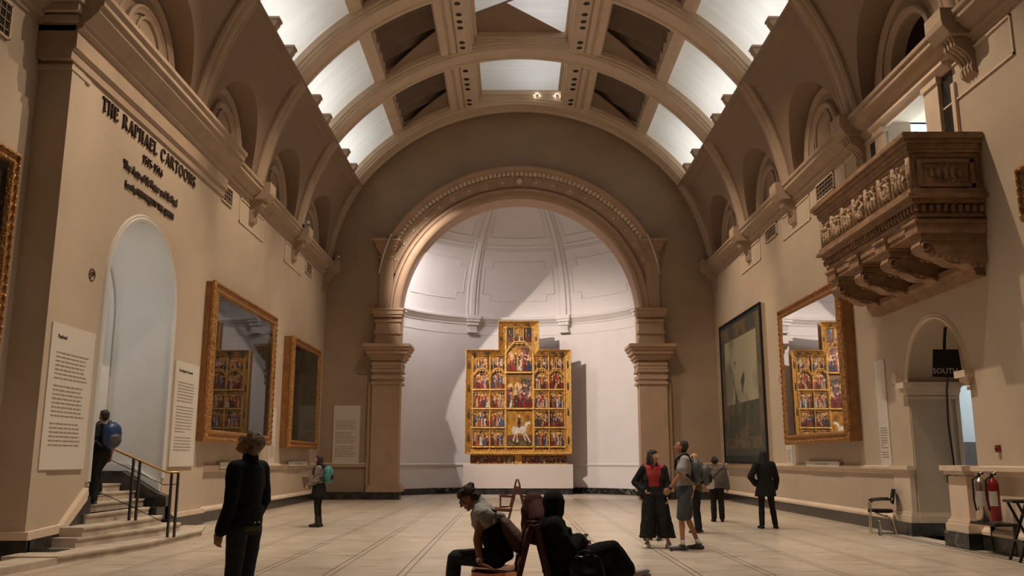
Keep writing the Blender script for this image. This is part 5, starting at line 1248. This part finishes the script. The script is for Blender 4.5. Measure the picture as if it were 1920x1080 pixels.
    def top(s, name, m, sleeve=1.0, inf=.016, a=.1, flare=.012, disp=.018, extra=None, vox=None, both='LR'):
        mb = MB(); s.torso(mb, inf, a, .985)
        for S_ in both: s.arm(mb, S_, inf + .004, sleeve, flare=flare)
        if extra: extra(mb)
        return s.rm(mb, name, m, disp=disp, vox=vox)
    def trousers(s, m, inf=.012, b=.97, flare=.018, name='trousers', disp=.012, a=0, tb=.36):
        mb = MB(); s.torso(mb, inf - .002, 0, tb)
        for S_ in 'LR': s.leg(mb, S_, inf, 0, b, flare)
        return s.rm(mb, name, m, disp=disp)
    def glasses(s, m='black'):
        g = MB()
        for q in (-1, 1):
            g.tube([s.hp(q * (.031 + .021 * cos(t)), .098, .012 + .016 * sin(t)) for t in [2 * pi * i / 14 for i in range(14)]], .0028, 5, close=True)
            g.tube([s.hp(q * .052, .096, .016), s.hp(q * .080, .06, .016), s.hp(q * .084, -.01, .010)], .0028, 5)
        g.tube([s.hp(-.010, .102, .014), s.hp(.010, .102, .014)], .0028, 5); g.obj('glasses', m, s.root)
    def backpack(s, label, m, w_=.15, h=.22, d=.11, m2='black', grp=None, lift=0):
        J, k = s.J, s.k; R_ = s.R; up = (J['nk'] - J['wa']).normalized(); back = R_ @ V(0, -1, 0); back = (back - up * back.dot(up)).normalized(); lat = R_ @ V(1, 0, 0)
        c = J['ch'] + back * (.12 * k + d) + up * (lift - .02); M3 = Matrix((lat, back, up)).transposed()
        t = thing('backpack', label, 'backpack', s.loc + c, 0, grp)
        def lp(x, y, z): return M3 @ V(x, y, z)
        b = MB(); secs = []
        for i in range(9):
            u = -1 + 2 * i / 8; e_ = (1 - abs(u) ** 3.2) ** .5 if abs(u) < 1 else .12; e_ = max(.28, e_)
            secs.append([lp(w_ * e_ * (abs(cos(q)) ** .6) * (1 if cos(q) > 0 else -1), d * e_ * (abs(sin(q)) ** .7) * (1 if sin(q) > 0 else -1) + (-.01 * u), h * u) for q in [2 * pi * m_ / 24 for m_ in range(24)]])
        b.loft(secs); b.obj('bag_body', m, t, smooth=True)
        b = MB(); secs = []
        for i in range(7):
            u = -1 + 2 * i / 6; e_ = max(.4, (1 - abs(u) ** 4) ** .5 if abs(u) < 1 else .4)
            secs.append([lp(w_ * .78 * e_ * cos(q), d * .9 + .05 * e_ * max(0, sin(q)) - .01, -h * .30 + h * .42 * u) for q in [2 * pi * m_ / 20 for m_ in range(20)]])
        b.loft(secs); b.obj('front_pocket', m2, t, smooth=True)
        for S_, q in (('L', -1), ('R', 1)):
            sh = J['sh' + S_] * .62 + J['nk'] * .38 - c; fr = -back
            pts = [lp(q * .06, -d, h * .75), sh + up * .075 * k + back * .05, sh + up * .085 * k + fr * .02, sh + fr * .125 * k - up * .02, sh + fr * .145 * k - up * .16 * k, lp(q * (w_ + .03), -d * .6 - .10, -h * .35), lp(q * w_ * .9, -d * .5, -h * .8)]
            sm_ = []
            for i in range(len(pts) - 1):
                for u in (0, .5): sm_.append(pts[i].lerp(pts[i + 1], u))
            sm_.append(pts[-1]); MB().tube(sm_, .018, 6).obj('strap', m2, t, smooth=True)
        MB().tube([lp(-.03, -d * .8, h * .98), lp(-.02, -d * .8, h * 1.14), lp(.02, -d * .8, h * 1.14), lp(.03, -d * .8, h * .98)], .009, 6).obj('grab_loop', m2, t)
        return t

# -- man at the left, looking up at the paintings
f = Fig('person', 'man in dark denim jacket at left, head tilted back looking up at the paintings', (-2.36, 8.0, 0), radians(68), 1.76, look=(18, 34), vox=.009,
        over=dict(hd=(-.01, -.015, 1.625), nk=(0, -.02, 1.475), shL=(-.175, .0, 1.41), elL=(-.215, -.01, 1.13), wrL=(-.205, .085, .89), shR=(.175, -.01, 1.41), elR=(.225, -.02, 1.14), wrR=(.205, .10, .92), knL=(-.10, .02, .50), knR=(.12, .05, .50), anL=(-.12, -.02, .085), anR=(.14, .02, .085), toR=(.18, .18, .035)))
f.bodymesh('skin', vox=.007); f.eyes(); f.glasses(); f.hair('hair_grey', 'fringe')
def ex(mb):
    J = f.J; mb.caps(J['nk'] + V(0, 0, -.01), J['nk'] + V(0, 0, .035), .078, .072); mb.body([(J['pv'].x, J['pv'].y, z, .178, .132, f.R) for z in (.93, 1.0, 1.1)], 24)
jk = f.top('denim_jacket', 'navy', .99, .014, .16, .010, .016, ex)
q = MB()
for a_ in (0, .12): q.ell(f.R @ V(-.06 + a_ * .45, -.155, .965), (.009, .009, .009), n=8)
q.ell(f.J['wrL'] + f.R @ V(-.03, -.03, .04), (.008, .008, .008), n=8)
q.obj('button', 'white_box', jk)
q = MB(); q.body([(f.J['pv'].x, f.J['pv'].y, z, .172, .126, f.R) for z in (.885, .90, .93, .95)], 24); f.rm(q, 'shirt', 'olive')
f.trousers('denim', .012); f.shoes('brown_shoe')

# -- girl with the teal backpack
f = Fig('person', 'woman in patterned blouse holding a paper before the farther left painting', (-4.45, 20.7, 0), radians(86), 1.60, look=(0, 8),
        over=dict(elL=(-.22, .02, 1.14), wrL=(-.15, .22, 1.0), elR=(.22, .02, 1.14), wrR=(.12, .24, 1.0)))
f.bodymesh('skin'); f.hair('hair_brown', 'long'); f.top('blouse', 'floral', .95); f.trousers('blackcloth', .006, flare=.0, name='leggings')
q = MB(); q.body([(f.J['pv'].x, f.J['pv'].y, z, a_, a_ * .85, f.R) for z, a_ in ((.66, .20), (.74, .195), (.86, .18), (.98, .15))], 24); f.rm(q, 'skirt', 'blackcloth', disp=.02)
q = MB()
for S_ in 'LR': q.caps(f.J['an' + S_], f.J['an' + S_].lerp(f.J['kn' + S_], .35), .055, .055); f.foot(q, S_, .012)
f.rm(q, 'ankle_boots', 'brown_shoe')
f.backpack('teal patterned backpack on the woman in the patterned blouse', 'bag_teal', .14, .20, .10)
pp = MB(); pp.add([(-4.78, 20.62, .86), (-4.66, 20.80, .84), (-4.72, 20.80, 1.10), (-4.84, 20.62, 1.12)], [(0, 1, 2, 3)]); o = pp.obj('leaflet', 'shawl'); o.modifiers.new('t', 'SOLIDIFY').thickness = .006; tag(o, 'brown leaflet held by the woman with the teal backpack', 'leaflet')

# -- visitor climbing the steps
f = Fig('person', 'person in black climbing the stone steps into the white doorway', (-7.42, 16.15, .72), radians(62), 1.66, look=(5, 0),
        over=dict(knR=(.10, .22, .62), anR=(.10, .14, .24), toR=(.12, .31, .19)))
f.bodymesh('skin'); f.hair('hair_brown', 'short'); f.top('t_shirt', 'blackcloth', .30); f.trousers('blackcloth', .016, flare=.03); f.shoes('sneaker')
f.backpack('blue and grey backpack on the person climbing the steps', 'bag_blue', .165, .24, .12, 'bag_grey')

# -- woman in black blazer and red top
f = Fig('person', 'woman in black blazer, red top and wide black trousers, one hand on hip', (2.47, 15.8, 0), radians(172), 1.66, look=(58, 6),
        over=dict(elR=(.36, -.06, 1.17), wrR=(.19, .06, 1.02), elL=(-.25, .02, 1.14), wrL=(-.24, .12, .92), anL=(-.23, -.02, .085), knL=(-.17, .02, .5), toL=(-.30, .12, .035), anR=(.15, .02, .085), knR=(.12, .02, .5), toR=(.2, .16, .035)))
f.bodymesh('skin', hkw=dict(R=dict(curl=.8))); f.eyes(); f.hair('hair_black', 'long')
q = MB(); f.torso(q, .006, .30, .86); f.rm(q, 'red_top', 'red_top')
def blz(mb):
    pass
# blazer: open at the front, so only back, sides and sleeves
mb = MB(); J = f.J
for sx in (-1, 1):
    for (z0, y0, x0), (z1, y1, x1) in (((1.45, .0, .10), (1.22, .055, .135)), ((1.22, .055, .135), (.92, .06, .15)), ((.92, .06, .15), (.74, .05, .17))):
        mb.caps(f.R @ V(sx * x0, y0, z0) * f.k, f.R @ V(sx * x1, y1, z1) * f.k, .045, .055)
        mb.caps(f.R @ V(sx * x0, y0 - .09, z0) * f.k, f.R @ V(sx * x1, y1 - .10, z1) * f.k, .05, .055)
mb.body([(f.R @ V(0, -.085, 0)).to_tuple()[:2] + (z * f.k, w_, .055, f.R) for z, w_ in ((.74, .19), (.95, .175), (1.1, .15), (1.3, .17), (1.42, .15))], 20)
for S_ in 'LR': f.arm(mb, S_, .018, .97, flare=.012)
f.rm(mb, 'blazer', 'blackcloth', disp=.014)
q = MB(); f.torso(q, .012, 0, .40)
for sx, S_ in ((-1, 'L'), (1, 'R')):
    kx = f.J['kn' + S_]; axx = f.J['an' + S_]; h = f.J['hp' + S_]
    q.body([(*h.lerp(kx, 0)[:2], .93, .115, .12, f.R), (*h.lerp(kx, .5)[:2], .70, .125, .13, f.R), (*kx[:2], .45, .13, .14, f.R), (*axx.lerp(kx, .25)[:2], .175, .150, .15, f.R)], 24)
f.rm(q, 'wide_trousers', 'blackcloth', disp=.02, dscale=.08); f.shoes('white_shoe')

# -- man in grey T-shirt
f = Fig('person', 'man in grey T-shirt and dark shorts looking up, facing left', (2.93, 15.42, 0), radians(84), 1.83, look=(-6, 16),
        over=dict(elL=(-.23, .10, 1.17), wrL=(-.17, .26, .97), elR=(.21, .06, 1.15), wrR=(.08, .22, .97), anL=(-.12, .07, .085), knL=(-.11, .07, .5), anR=(.13, -.21, .085), knR=(.11, -.04, .5), toL=(-.15, .25, .035), toR=(.16, -.04, .035)))
f.bodymesh('skin_tan', hkw=dict(L=dict(curl=1.1), R=dict(curl=1.1))); f.eyes(); f.hair('hair_brown', 'back', .004); f.glasses()
f.top('t_shirt', 'grey_tee', .27, .016, .12, .02); f.trousers('shorts', .026, .44, 0, 'shorts', tb=.30); f.shoes('sneaker')
q = MB()
for S_ in 'LR': q.caps(f.J['an' + S_] + V(0, 0, .02), f.J['an' + S_].lerp(f.J['kn' + S_], .14), .044, .046)
f.rm(q, 'socks', 'white_shoe')
w_ = f.J['wrL']; d_ = (w_ - f.J['elL']).normalized(); q = MB(); q.tube([w_ - d_ * .04, w_ - d_ * .01], .036, 12); q.ell(w_ - d_ * .025 + f.R @ V(-.032, 0, 0), (.012, .02, .02), n=10); q.obj('wristwatch', 'black', f.root, smooth=True)
f.backpack('grey and black backpack on the man in the grey T-shirt', 'bag_grey', .14, .22, .085, 'black', lift=-.03)

# -- bald man behind
f = Fig('person', 'bald man half hidden behind the man in the grey T-shirt', (3.86, 19.0, 0), radians(70), 1.63, look=(10, 4))
f.bodymesh('skin'); f.hair('hair_grey', 'bald') if False else None; f.top('shirt', 'olive', .6); f.trousers('blackcloth', .014); f.shoes('brown_shoe')
f.backpack('dark green backpack on the bald man behind', 'bag_grey', .14, .22, .10, 'blackcloth')

# -- woman glimpsed behind the red top
f = Fig('person', 'grey-haired person mostly hidden behind the woman in the red top', (2.68, 17.3, 0), radians(150), 1.64, look=(0, 0))
f.bodymesh('skin'); f.hair('hair_grey', 'long'); f.top('coat', 'blackcloth', .98, .03); f.trousers('blackcloth', .014); f.shoes('brown_shoe')

# -- woman in grey sweater, back turned
f = Fig('person', 'curly-haired woman in grey sweater seen from behind with white bundle', (5.06, 22.4, 0), radians(-4), 1.56, look=(-50, 0),
        over=dict(wa=(0, .0, 1.08), elL=(-.27, .02, 1.14), wrL=(-.26, .12, 1.0), elR=(.27, -.03, 1.12), wrR=(.29, .04, .90)))
f.bodymesh('skin'); f.hair('hair_black', 'curly')
def wide(mb): mb.body([(f.J['pv'].x, f.J['pv'].y, z, a_, a_ * .78, f.R) for z, a_ in ((.83, .20), (.95, .215), (1.08, .20), (1.2, .18))], 24)
f.top('sweater', 'grey_top', .97, .026, .12, .016, .02, wide); f.trousers('blackcloth', .022); f.shoes('blackcloth', 'black')
sb = thing('shoulder_bag', 'white shoulder bag hanging at the hip of the woman in grey', 'bag', (4.88, 22.28, .92))
q = MB(); q.body([(0, 0, z, a_, a_ * .45) for z, a_ in ((-.13, .06), (-.10, .10), (0, .115), (.08, .10), (.12, .06))], 16); q.obj('bag_body', 'white_box', sb, smooth=True)
q = MB(); q.body([(-.06, -.04, z, a_, a_ * .5) for z, a_ in ((-.02, .04), (.03, .09), (.12, .10), (.18, .06))], 16); q.obj('bundled_cloth', 'white_shoe', sb, smooth=True)
MB().tube([(0.02, -.02, .10), (.14, -.14, .24), (.30, -.15, .40), (.36, -.06, .50), (.36, .04, .50)], .014, 6).obj('strap', 'black', sb, smooth=True)

# -- person in black, back turned, before the tapestry
f = Fig('person', 'long-haired person all in black seen from behind, facing the tapestry', (5.62, 20.1, 0), radians(6), 1.70, look=(0, 6),
        over=dict(elL=(-.35, -.02, 1.16), wrL=(-.20, .06, 1.00), elR=(.28, .0, 1.13), wrR=(.27, .10, .90), anL=(-.13, -.02, .085), anR=(.20, .02, .085), knR=(.15, .02, .5), toR=(.28, .12, .035)))
f.bodymesh('skin'); f.hair('hair_black', 'verylong')
def coat(mb): mb.body([(f.J['pv'].x, f.J['pv'].y, z, a_, a_ * .7, f.R) for z, a_ in ((.70, .25), (.8, .23), (.95, .195), (1.1, .165), (1.25, .17))], 24)
f.top('cardigan', 'blackcloth', .98, .026, .12, .012, .02, coat); f.trousers('blackcloth', .010); f.shoes('blackcloth')

# ------------------------------------------------------------------ back-to-back wooden seats
def wooden_chair(label, x, y, s, grp='back-to-back wooden gallery seats', light=False):
    """s=-1 faces left, +1 faces right; x is the line where the two backs meet"""
    t = thing('wooden_seat', label, 'chair', (x, y, 0), 0, grp); hw = .235
    g = lambda a, b, c: (s * (a + .012), b, c)
    for yy in (-hw, hw):
        q = MB(); q.bar(g(.008, yy, .92), g(.24, yy, .0), .045, .075, up=(0, 1, 0)); q.obj('back_post', 'wood_red', t, bevel=.004)
        q = MB(); q.bar(g(.50, yy, .44), g(.50, yy, 0), .045, .05, up=(0, 1, 0)); q.obj('front_leg', 'wood_red', t, bevel=.004)
        q = MB(); q.bar(g(.11, yy, .415), g(.53, yy, .435), .03, .07, up=(0, 0, 1)); q.obj('seat_rail', 'wood_red', t, bevel=.004)
        q = MB(); q.bar(g(.21, yy, .10), g(.50, yy, .10), .025, .04); q.obj('side_stretcher', 'wood_red', t)
    q = MB(); n = 8; rr = []
    for i in range(n + 1):
        u = .13 + .43 * i / n; z = .462 - .018 * sin(pi * i / n) + (.0 if i < n else -.006); rr.append([g(u, -hw + .005, z), g(u, hw - .005, z), g(u, hw - .005, z - .022), g(u, -hw + .005, z - .022)])
    q.loft(rr); q.obj('seat', 'wood_lightseat' if light else 'wood_seat', t, bevel=.004)
    for z0, z1 in ((.72, .86), (.545, .60)):
        q = MB(); u0, u1 = .24 * (1 - z0 / .92) + .02, .24 * (1 - z1 / .92) + .02
        q.loft([[g(u0, yy, z0), g(u0 + .018, yy, z0), g(u1 + .018, yy, z1), g(u1, yy, z1)] for yy in (-hw + .02, hw - .02)]); q.obj('back_slat', 'wood_red', t, bevel=.003)
    q = MB(); q.bar(g(.20, -hw, .16), g(.20, hw, .16), .03, .05); q.obj('rear_stretcher', 'wood_red', t)
    for yy in (-hw, hw):
        b = MB(); b.ell(g(.045, yy - .028, .80), (.008, .006, .008), n=8); b.ell(g(.125, yy - .028, .44), (.009, .006, .009), n=8); b.obj('bolt', 'steel', t, smooth=True)
    return t
rows = [(.19, 8.50, 'nearest'), (.17, 9.05, 'second nearest'), (.10, 20.0, 'third'), (.13, 27.3, 'farthest')]
for x, y, w_ in rows:
    for s in (-1, 1):
        if w_ == 'third' and s > 0: lab = 'wooden seat facing right in the third pair, hidden behind the maroon scarf'
        elif w_ == 'nearest': lab = 'empty reddish wooden seat under the leaning woman\'s hand' if s < 0 else 'wooden seat carrying the person in the black hood'
        elif w_ == 'second nearest': lab = 'wooden seat carrying the woman leaning forward' if s < 0 else 'wooden seat carrying the maroon-scarfed person'
        else: lab = 'wooden seat facing %s in the %s pair down the hall' % ('left' if s < 0 else 'right', w_)
        wooden_chair(lab, x, y, s, light=y > 15)

# -- woman on the left seat, leaning forward on her hands
Y = 8.98
f = Fig('person', 'seated woman with hair bun and glasses leaning forward, hand on seat edge', (-.14, Y, 0), radians(90), 1.66, look=(0, -38), vox=.008, world=dict(
    pv=(-.13, Y, .60), wa=(-.20, Y, .76), ch=(-.275, Y, .92), nk=(-.34, Y, 1.055), hd=(-.445, Y, 1.125),
    shL=(-.30, Y - .165, .975), elL=(-.35, Y - .22, .745), wrL=(-.315, Y - .28, .535), shR=(-.30, Y + .165, .975), elR=(-.35, Y + .20, .745), wrR=(-.315, Y + .24, .535),
    hpL=(-.16, Y - .09, .555), knL=(-.575, Y - .10, .565), anL=(-.60, Y - .10, .10), toL=(-.80, Y - .11, .035), hpR=(-.16, Y + .09, .555), knR=(-.57, Y + .10, .56), anR=(-.62, Y + .10, .10), toR=(-.78, Y + .11, .035)))
hk = dict(L=dict(d=(.75, -.1, -.28), nrm=(0, 0, -1), curl=.12, thumb=(-.2, 1, 0)), R=dict(d=(.75, .1, -.28), nrm=(0, 0, -1), curl=.12, thumb=(-.2, -1, 0)))
f.bodymesh('skin_tan', hkw=hk, vox=.0065); f.eyes(); f.glasses(); f.hair('hair_brown', 'bun', .016)
q = MB(); f.torso(q, .022, .02, .80); f.rm(q, 'black_dress', 'blackcloth', disp=.01)
f.trousers('denim', .012, .97, .02, 'jeans', tb=.18)
mb = MB(); J = f.J
f.torso(mb, .026, .52, .93)
for S_, sg_ in (('L', -1), ('R', 1)):
    mb.caps(J['sh' + S_] + V(0, 0, .01), J['sh' + S_] + V(.03, sg_ * .02, -.06), .074, .066)
    mb.caps(J['nk'] + V(.04, sg_ * .05, .0), J['sh' + S_] + V(.06, 0, -.01), .05, .06)
mb.caps(J['nk'] + V(.02, 0, .0), J['nk'] + V(.0, 0, .03), .075, .068)
f.rm(mb, 'cropped_cape', 'cape', disp=.022, dscale=.07)
w_ = f.J['wrL']; d_ = (w_ - f.J['elL']).normalized(); MB().tube([w_ - d_ * .045, w_ - d_ * .012], .033, 14).obj('wristwatch', 'white_box', f.root, smooth=True)
sc_ = MB(); sc_.caps(J['nk'] + V(-.02, -.03, -.06), J['nk'] + V(-.01, -.04, -.16), .022, .018); sc_.caps(J['nk'] + V(-.02, .02, -.05), J['nk'] + V(-.02, .02, -.14), .02, .016); f.rm(sc_, 'neck_scarf', 'floral', disp=.01)
bk = thing('shoulder_bag', 'brown canvas bag slung on the back of the leaning seated woman', 'bag', (-.02, Y - .06, .80))
q = MB(); tl = Matrix.Rotation(radians(-33), 3, 'Y')
q.body([tuple(tl @ V(0, 0, z)) + (a_, b_, tl) for z, a_, b_ in ((-.20, .05, .09), (-.17, .075, .13), (-.05, .085, .14), (.10, .06, .12), (.17, .035, .09))], 20); q.obj('bag_body', 'shawl', bk, smooth=True)
MB().tube([(-.10, -.02, .15), (-.16, -.05, .21), (-.24, -.07, .235), (-.32, -.10, .22)], .012, 6).obj('strap', 'black', bk, smooth=True)
q = MB(); q.body([(-.10, 0, .14, .05, .08), (-.115, 0, .18, .055, .085), (-.13, 0, .20, .03, .05)], 14); q.obj('bag_flap', 'cape', bk, smooth=True)

# -- person in the black hood on the right seat
Y = 8.50
f = Fig('person', 'seated person in black hood and robe with legs crossed, facing right', (.42, Y, 0), radians(-90), 1.66, look=(66, -4), vox=.009, world=dict(
    pv=(.43, Y, .59), wa=(.385, Y, .74), ch=(.36, Y, .86), nk=(.375, Y, .985), hd=(.385, Y, 1.09),
    shL=(.36, Y + .17, .90), elL=(.50, Y + .21, .68), wrL=(.62, Y + .10, .72), shR=(.375, Y - .17, .90), elR=(.52, Y - .20, .68), wrR=(.60, Y - .06, .75),
    hpL=(.48, Y + .09, .56), knL=(.90, Y + .08, .55), anL=(.86, Y + .08, .10), toL=(1.0, Y + .10, .035), hpR=(.48, Y - .09, .57), knR=(.925, Y - .02, .69), anR=(1.07, Y + .02, .475), toR=(1.235, Y + .0, .485)))
mb = MB(); f.torso(mb, -.01)
for S_ in 'LR': f.arm(mb, S_, -.004); f.leg(mb, S_, -.006)
f.hand(mb, 'R', d=(.3, .5, .35), nrm=(.6, .2, -.3), curl=.5, thumb=(0, 0, 1)); f.hand(mb, 'L', d=(.3, -.5, .1), nrm=(.6, .2, -.3), curl=.5, thumb=(0, 0, 1)); f.head(mb)
f.foot(mb, 'L', -.006); f.rm(mb, 'body', 'skin', vox=.007, sm=2)
mb = MB(); E = lambda c, r: mb.ell(f.hp(*c), r, f.HR, 18)
E((0, -.035, .022), (.100, .108, .108)); E((0, -.045, -.05), (.080, .085, .08)); E((0, .0, .055), (.092, .090, .075)); mb.caps(f.hp(0, -.05, -.08), f.J['nk'] + V(-.0, 0, -.05), .076, .10)
for sg_ in (-1, 1): mb.caps(f.hp(sg_ * .080, .02, .03), f.hp(sg_ * .066, .03, -.09), .024, .026)
mb.caps(f.hp(0, .045, .095), f.hp(0, .02, .10), .045, .05); f.rm(mb, 'headscarf', 'blackcloth', disp=.008)
def robe(mb):
    J = f.J; mb.caps(J['nk'], J['shL'], .085, .085); mb.caps(J['nk'], J['shR'], .085, .085)
    mb.body([(J['pv'].x, 0, z - 0, a_, b_) for z, a_, b_ in ((.47, .15, .20), (.60, .17, .21), (.74, .135, .19), (.88, .115, .19))], 22)
f.top('robe', 'blackcloth', .97, .030, .02, .03, .02, robe)
mb = MB(); J = f.J; f.torso(mb, .015, 0, .3)
for S_ in 'LR': f.leg(mb, S_, .028, 0, .93, .03)
mb.caps(J['hpR'].lerp(J['hpL'], .5), J['knR'].lerp(J['knL'], .4) + V(-.04, 0, -.02), .15, .10); mb.caps(J['knR'] + V(-.02, .03, -.04), J['knL'] + V(.02, 0, -.2), .08, .10); mb.caps(J['knL'] + V(.0, 0, -.05), J['anL'] + V(.0, 0, .14), .10, .09)
f.rm(mb, 'long_skirt', 'blackcloth', disp=.02)
for S_ in 'LR':
    a_, t_ = f.J['an' + S_], f.J['to' + S_]; mb = MB(); up = V(0, 0, 1) if S_ == 'L' else V(-.25, 0, 1).normalized(); d_ = (t_ - a_); d_ = (d_ - up * d_.dot(up)).normalized(); b0 = t_ - d_ * .17
    mb.caps(b0 - d_ * .045, b0 + d_ * .07, .040, .042); mb.caps(b0 + d_ * .07, t_, .042, .034); mb.caps(a_ + (b0 - a_) * .3, b0 + d_ * .03, .042, .04); o = f.rm(mb, 'shoe', 'white_shoe', sm=2)
    l_ = d_.cross(up); q = MB(); q.loft([[b0 + d_ * u + l_ * v_ + up * h for u, v_ in [(-.09, .0), (-.07, .034), (0, .036), (.08, .044), (.16, .040), (.205, .0), (.16, -.040), (.08, -.044), (0, -.036), (-.07, -.034)]] for h in (-.045, -.028)]); q.obj('sole', 'white_box', o)
hb = thing('handbag', 'glossy black leather handbag beside the hooded seated person', 'bag', (.66, Y - .30, .43))
q = MB(); secs = []
for z, a_, b_ in ((.0, .13, .055), (.02, .16, .07), (.10, .165, .065), (.18, .14, .045), (.235, .11, .02)): secs.append((0, 0, z, a_, b_))
q.body(secs, 24); f2 = q.obj('bag_body', 'leather', hb, smooth=True); dm = f2.modifiers.new('sub', 'SUBSURF'); dm.levels = 2; dm.render_levels = 2
tx = bpy.data.textures.new('folds', 'CLOUDS'); tx.noise_scale = .10; d_ = f2.modifiers.new('folds', 'DISPLACE'); d_.texture = tx; d_.strength = .05
for yy in (-.02, .03): MB().tube([(-.09, yy, .20), (-.08, yy, .25), (-.02, yy, .27), (.04, yy, .26), (.08, yy, .20)], .008, 6).obj('handle', 'leather', hb, smooth=True)

# -- person in the maroon scarf behind, leaning back
Y = 9.08
f = Fig('person', 'person wrapped in maroon scarf, seated behind the black-hooded one', (.42, Y, 0), radians(-90), 1.62, look=(0, -5), vox=.011, world=dict(
    pv=(.43, Y, .59), wa=(.34, Y, .74), ch=(.27, Y, .87), nk=(.24, Y, .99), hd=(.235, Y, 1.06),
    shL=(.24, Y + .16, .92), elL=(.36, Y + .2, .70), wrL=(.52, Y + .10, .66), shR=(.24, Y - .16, .92), elR=(.36, Y - .18, .70), wrR=(.52, Y - .10, .66),
    hpL=(.48, Y + .09, .56), knL=(.88, Y + .09, .56), anL=(.9, Y + .08, .10), toL=(1.04, Y + .10, .035), hpR=(.48, Y - .09, .56), knR=(.88, Y - .09, .56), anR=(.9, Y - .08, .10), toR=(1.04, Y - .08, .035)))
f.bodymesh('skin')
mb = MB(); E = lambda c, r: mb.ell(f.hp(*c), r, f.HR, 18)
E((0, -.03, .02), (.095, .105, .102)); E((0, -.05, -.07), (.11, .11, .10)); mb.caps(f.hp(0, -.04, 0), f.J['ch'] + V(-.05, 0, .0), .105, .15); mb.caps(f.J['nk'] + V(-.03, 0, 0), f.J['wa'] + V(-.12, 0, .06), .13, .14); mb.caps(f.hp(0, -.02, .0), f.J['shR'] + V(.02, 0, .0), .10, .10); f.rm(mb, 'headscarf', 'maroon', disp=.014)
def wrap(mb): mb.caps(f.J['nk'], f.J['shL'], .08, .08); mb.caps(f.J['nk'], f.J['shR'], .08, .08); mb.body([(.02, 0, z, a_, b_) for z, a_, b_ in ((.48, .14, .19), (.6, .15, .19))], 20)
f.top('coat', 'maroon', .97, .028, .05, .02, .02, wrap); f.trousers('blackcloth', .02); f.shoes('brown_shoe')
